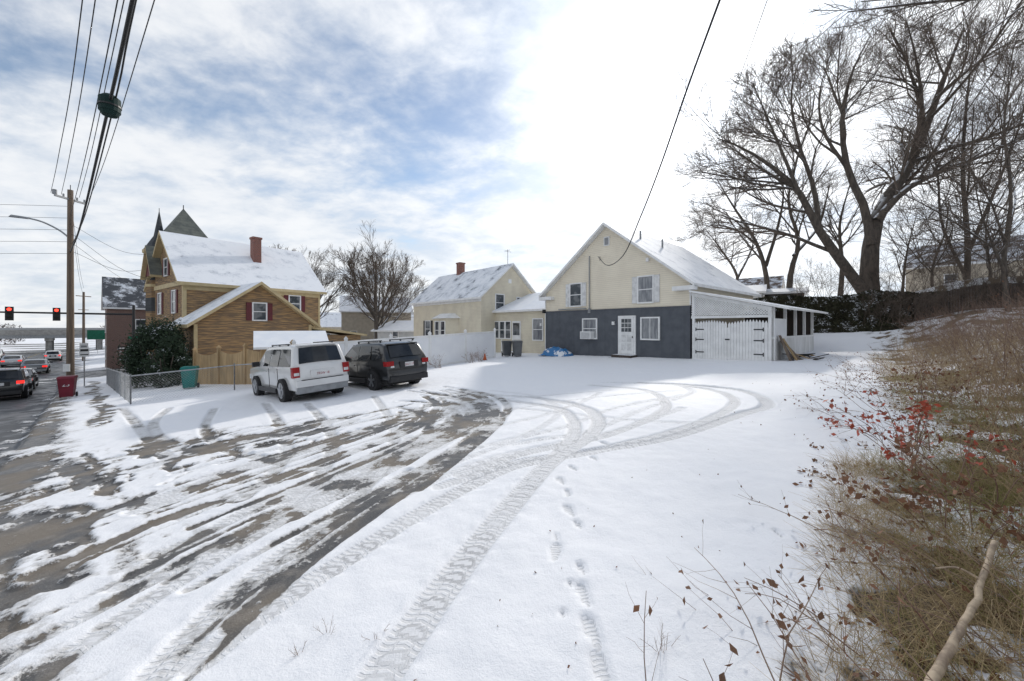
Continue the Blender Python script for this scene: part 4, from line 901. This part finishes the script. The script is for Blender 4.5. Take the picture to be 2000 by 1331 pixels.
b=B(); b.T=Matrix.Translation(tuple(a*2.15+[0,0,.43]))@Matrix.Rotation(rz(*a[:2]),4,'Z'); b.hexa([(-.4,-.1,-.06),(.4,-.13,-.08),(.4,.13,-.08),(-.4,.1,-.06),(-.4,-.06,.05),(.3,-.09,.07),(.3,.09,.07),(-.4,.06,.05)],gray); b.make('lamp_head',lamp,.02)
pd=np.array([.771,-.636])
def wp(q,off,v=None,z=None):
    nrm=np.array([.636,.771]); p=np.array([px,py])+pd*q+nrm*off
    if z is None: z=CAM-(v-H0)/F*p[1]
    return (p[0],p[1],z)
PLn=emp('overhead_power_lines')
tube1('thick_cable',[wp(0,0,z=6.7),wp(12,0,z=6.45),wp(25.2,0,z=7.35),wp(30,0,z=7.8),wp(48,0,z=9.6)],.035,wirem,PLn,60)
tube1('thick_cable_2',[wp(0,.1,z=7.3),wp(12,.15,z=7.0),wp(25.2,.1,z=7.45),wp(30,.05,z=7.9),wp(48,0,z=9.8)],.018,wirem,PLn,60)
for off0,off1,z0,zm,z1 in [(-.85,-.5,10.5,9.2,10.3),(-.4,-.3,10.5,9.3,10.4),(.4,.15,10.5,9.4,10.4),(.85,.6,10.5,9.3,10.3),(0,-.1,9.2,8.2,9.4)]:
    tube1('wire',[wp(0,off0,z=z0),wp(13,(off0+off1)/2,z=zm+.2),wp(26,off1,z=zm),wp(48,off1,z=z1+.3)],.012,wirem,PLn,60)
    x2,y2=xy(1,75); tube1('wire',[(px,py,z0),((px+x2)/2,(py+y2)/2,z0-2.4),(x2,y2,z0-3)],.012,wirem,PLn,40)
for k in range(5):
    tube1('crossing_wire',[(px,py,9.8-k*.8),(px-9,py-4.5,8.9-k*.75),(px-22,py-9,9.4-k*.7)],.011,wirem,PLn,30)
for k,(hx,hy,hz) in enumerate([(-24.6,28.0,7.0),(-20.7,24.5,4.3),(-41,45,6),(-26,29,6.3)]):
    tube1('service_wire',[(px,py,8.6-k*.6),((px+hx)/2,(py+hy)/2,(8.6-k*.6+hz)/2-.9),(hx,hy,hz)],.011,wirem,PLn,30)
b=B(); b.T=Matrix.Translation(wp(25.4,0,z=7.30)); tm=vmat('green_canister',(.012,.035,.032),None,4,.7,spec=.2)
b.cyl((0,0,-.27),.15,.1,tm,16,r2=.2); b.cyl((0,0,-.17),.21,.34,tm,16); b.cyl((0,0,.17),.2,.08,tm,16,r2=.12); b.cyl((0,0,-.05),.225,.04,black,16)
b.make('splice_canister',PLn)
for t_ in (75,115):
    x2,y2=xy(1.0,t_); o=emp('utility_pole',(x2,y2,g1(x2,y2))); b=B(); b.cyl((0,0,-.2),.18,10.5,polem,10,'z',.13); b.box(-.05,.05,-1,1,9.6,9.72,polem); b.make('pole',o)
tube1('service_drop_cable',[(2.6,-2,9.5),(3.24,6,6.7),(3.68,9.5,5.62),(4.0,12,5.02),(4.4,15.2,4.45),(4.85,19.5,4.75),(5.15,23.0,5.85)],.018,wirem,None,70)
tube1('telephone_cable',[W(1520,-60,7),W(1440,165,12),W(1380,330,18),W(1310,470,26),W(1295,480,32)],.008,wirem,None,40)
sx,sy=-33.5,34.0; sz=g1(sx,sy); TS=emp('traffic_signal_mast',(sx,sy,sz)); b=B(); b.cyl((0,0,0),.14,6.0,black,12,'z',.1); b.box(-.5,.5,-.03,.03,3.0,3.25,vmat('green_sign',(.01,.16,.09)))
ay=math.atan2(-.745,-.667); b.T=Matrix.Translation((0,0,2.75-sz))@Matrix.Rotation(ay,4,'Z'); b.cyl((0,0,0),.09,11.5,black,10,'x',.05)
litm=vmat('red_signal_light',(.6,.02,.02),None,3,.3,emit=((1,.04,.02),4)); off_=vmat('unlit_lens',(.03,.03,.02))
for dd in (4.4,6.7,10):
    b.T=Matrix.Translation((-.667*dd,-.745*dd,2.75-sz))@Matrix.Rotation(math.atan2(NN[1],NN[0]),4,'Z')
    b.box(-.2,.2,-.15,.12,-.62,.42,black)
    for i,mm in enumerate((litm,off_,off_)):
        b.cyl((0,-.15,.22-i*.33),.11,-.02,mm,14,'y'); b.box(-.14,.14,-.32,-.15,.33-i*.33,.345-i*.33,black)
b.T=RT(0); b.make('mast_arm_and_signals',TS)
def sign(name,s,t,h,w_,hh,mat,ang=None):
    x,y=xy(s,t); z=g1(x,y); o=emp(name,(x,y,z),rz(*NN) if ang is None else ang); b=B(); b.cyl((0,0,-.1),.03,h+hh+.1,steel,8); b.box(-w_/2,w_/2,-.05,-.03,h,h+hh,mat); return o,b
o,b=sign('parking_sign',1.0,27,2.0,.45,.6,whitep); b.box(-.18,.18,-.056,-.05,2.35,2.5,black); b.box(-.18,.18,-.056,-.05,2.1,2.16,black); b.make('sign',o)
o,b=sign('one_way_sign',3.2,32,2.2,.9,.3,black); b.box(-.36,.3,-.056,-.05,2.3,2.4,whitep); b.make('sign',o)
o,b=sign('regulatory_sign',1.0,48,2.1,.6,.75,whitep); b.box(-.2,.2,-.056,-.05,2.3,2.6,gray); b.make('sign',o)
o,b=sign('highway_guide_sign',3,110,3,3,2,vmat('guide_green',(.01,.14,.08))); b.make('sign',o)
def bin_(name,x,y,mat,txt=None,ang=0):
    o=emp(name,(x,y,g1(x,y)+.02),ang); b=B(); b.hexa([(-.22,-.26,.08),(.22,-.26,.08),(.22,.24,.08),(-.22,.24,.08),(-.29,-.33,.98),(.29,-.33,.98),(.29,.34,.98),(-.29,.34,.98)],mat)
    b.hexa([(-.32,-.37,.98),(.32,-.37,.98),(.32,.4,.98),(-.32,.4,.98),(-.28,-.3,1.08),(.28,-.3,1.08),(.28,.34,1.08),(-.28,.34,1.08)],mat); b.cyl((-.3,.28,.12),.13,.06,black,14,'x'); b.cyl((.24,.28,.12),.13,.06,black,14,'x'); b.cyl((-.25,.43,.95),.02,.5,black,8,'x'); b.make('bin',o,.02)
    if txt:
        cu=bpy.data.curves.new('number','FONT'); cu.body=txt; cu.size=.26; cu.align_x='CENTER'; cu.materials.append(whitep); to=link(bpy.data.objects.new('number',cu),o); to.rotation_euler=(math.radians(85),0,0); to.location=(0,-.315,.6)
bin_('maroon_trash_bin',-22.0,19.0,vmat('maroon_plastic',(.20,.012,.03),None,3,.5),'25',.7)
bin_('teal_recycling_bin',-15.6,18.6,vmat('teal_plastic',(.0,.17,.15),None,3,.45),None,.5)
bin_('gray_trash_bin',.35,25.6,vmat('gray_plastic',(.12,.125,.13),None,3,.5),None,.2); bin_('gray_trash_bin',-.35,26.2,vmat('gray_plastic2',(.07,.075,.08),None,3,.5),None,.2)
n=26; u_,v_=np.meshgrid(np.linspace(-1,1,n),np.linspace(-1,1,n)); hh=.55*(1-np.abs(u_)**2.5)*(1-np.abs(v_)**3)+ (fbm(u_*4+9,v_*4+9,3,2)-.5)*.28; tx,ty=2.9,24.9
V=np.stack([u_*1.15,v_*.55,np.maximum(hh,.02)],-1).reshape(-1,3); id_=np.arange(n*n).reshape(n,n); Q_=np.stack([id_[:-1,:-1],id_[:-1,1:],id_[1:,1:],id_[1:,:-1]],-1).reshape(-1,4)
o=fast('blue_tarp',V,Q_,vmat('blue_tarp',(.02,.15,.36),(.7,.72,.75),2.2,.4,.3,lo=.54,hi=.60),None,True); o.location=(tx,ty,g1(tx,ty)+.03); o.rotation_euler=(0,0,-.7)
x,y=-1.7,24.0; o=emp('traffic_cone',(x,y,g1(x,y))); b=B(); b.box(-.17,.17,-.17,.17,0,.04,black); b.cyl((0,0,.04),.12,.4,vmat('cone_orange',(.6,.12,.03)),14,'z',.03); b.make('cone',o)
# ------------------------------------------------------------------ light, sky, camera
el=math.radians(27); az=math.radians(25)
sd_=Vector((math.sin(az)*math.cos(el),math.cos(az)*math.cos(el),math.sin(el)))
L=bpy.data.lights.new('sun','SUN'); L.energy=2.7; L.angle=math.radians(3); L.color=(1,.95,.88); so=link(bpy.data.objects.new('sun',L)); so.rotation_euler=sd_.to_track_quat('Z','Y').to_euler()
wd=bpy.data.worlds.new('World'); scene.world=wd; wd.use_nodes=True; nt=wd.node_tree; nt.nodes.clear(); g=N(nt)
sky=g.n('ShaderNodeTexSky',{'sky_type':'NISHITA','sun_disc':False,'sun_elevation':el,'sun_rotation':az,'air_density':1.0,'dust_density':.5})
bg1=g.n('ShaderNodeBackground',None,Color=sky.outputs[0],Strength=.14)
tc=g.n('ShaderNodeTexCoord').outputs['Generated']; sp=g.n('ShaderNodeSeparateXYZ'); g.set(sp.inputs[0],tc)
zz=sp.outputs['Z']; den=g.m('ADD',g.m('MAXIMUM',zz,0.),.22)
cv=g.n('ShaderNodeCombineXYZ',None,X=g.m('DIVIDE',sp.outputs['X'],den),Y=g.m('DIVIDE',sp.outputs['Y'],den)).outputs[0]
mp=g.n('ShaderNodeMapping'); g.set(mp.inputs['Vector'],cv); mp.inputs['Location'].default_value=(2.3,.4,0); mp.inputs['Rotation'].default_value=(0,0,.5); mp.inputs['Scale'].default_value=(1,1.2,1)
na=g.noise(.8,5,mp.outputs[0],.5,.2); nb=g.noise(3.0,6,mp.outputs[0],.55,.3); nc_=g.noise(11,5,mp.outputs[0],.6,.2)
dt=g.n('ShaderNodeVectorMath',{'operation':'DOT_PRODUCT'}); g.set(dt.inputs[0],tc); dt.inputs[1].default_value=sd_
ds=g.m('MAXIMUM',dt.outputs['Value'],0.); gl1=g.m('POWER',ds,8.); gl2=g.m('POWER',ds,50.)
hz=g.m('SUBTRACT',1.,g.step(zz,.0,.5))
cm=g.m('ADD',g.m('ADD',g.m('MULTIPLY',na,.85),g.m('MULTIPLY',nb,.26)),g.m('ADD',g.m('MULTIPLY',nc_,.16),g.m('ADD',g.m('MULTIPLY',gl1,.30),g.m('MULTIPLY',hz,.20))))
mask=g.m('MULTIPLY',g.step(cm,.52,.75),.94)
br_=g.step(g.m('ADD',g.m('MULTIPLY',nb,.48),g.m('ADD',g.m('MULTIPLY',na,.36),g.m('MULTIPLY',nc_,.16))),.36,.60)
cc=g.mix(br_,(.64,.71,.81),(.93,.945,.965))
gs=g.m('ADD',g.m('MULTIPLY',gl1,.55),g.m('ADD',g.m('MULTIPLY',gl2,.8),1.02))
bg2=g.n('ShaderNodeBackground',None,Color=cc,Strength=gs)
mx=g.n('ShaderNodeMixShader'); g.set(mx.inputs[0],mask); nt.links.new(bg1.outputs[0],mx.inputs[1]); nt.links.new(bg2.outputs[0],mx.inputs[2])
out=g.n('ShaderNodeOutputWorld'); nt.links.new(mx.outputs[0],out.inputs[0])
cam=bpy.data.cameras.new('camera'); cam.lens=13.5; cam.sensor_width=36; cam.shift_y=-.01275; cam.clip_start=.05; cam.clip_end=5000
co=link(bpy.data.objects.new('camera',cam)); co.location=(0,0,CAM); co.rotation_euler=(math.pi/2,0,0); scene.camera=co
scene.view_settings.view_transform='Standard'; scene.view_settings.look='None'; scene.view_settings.exposure=0
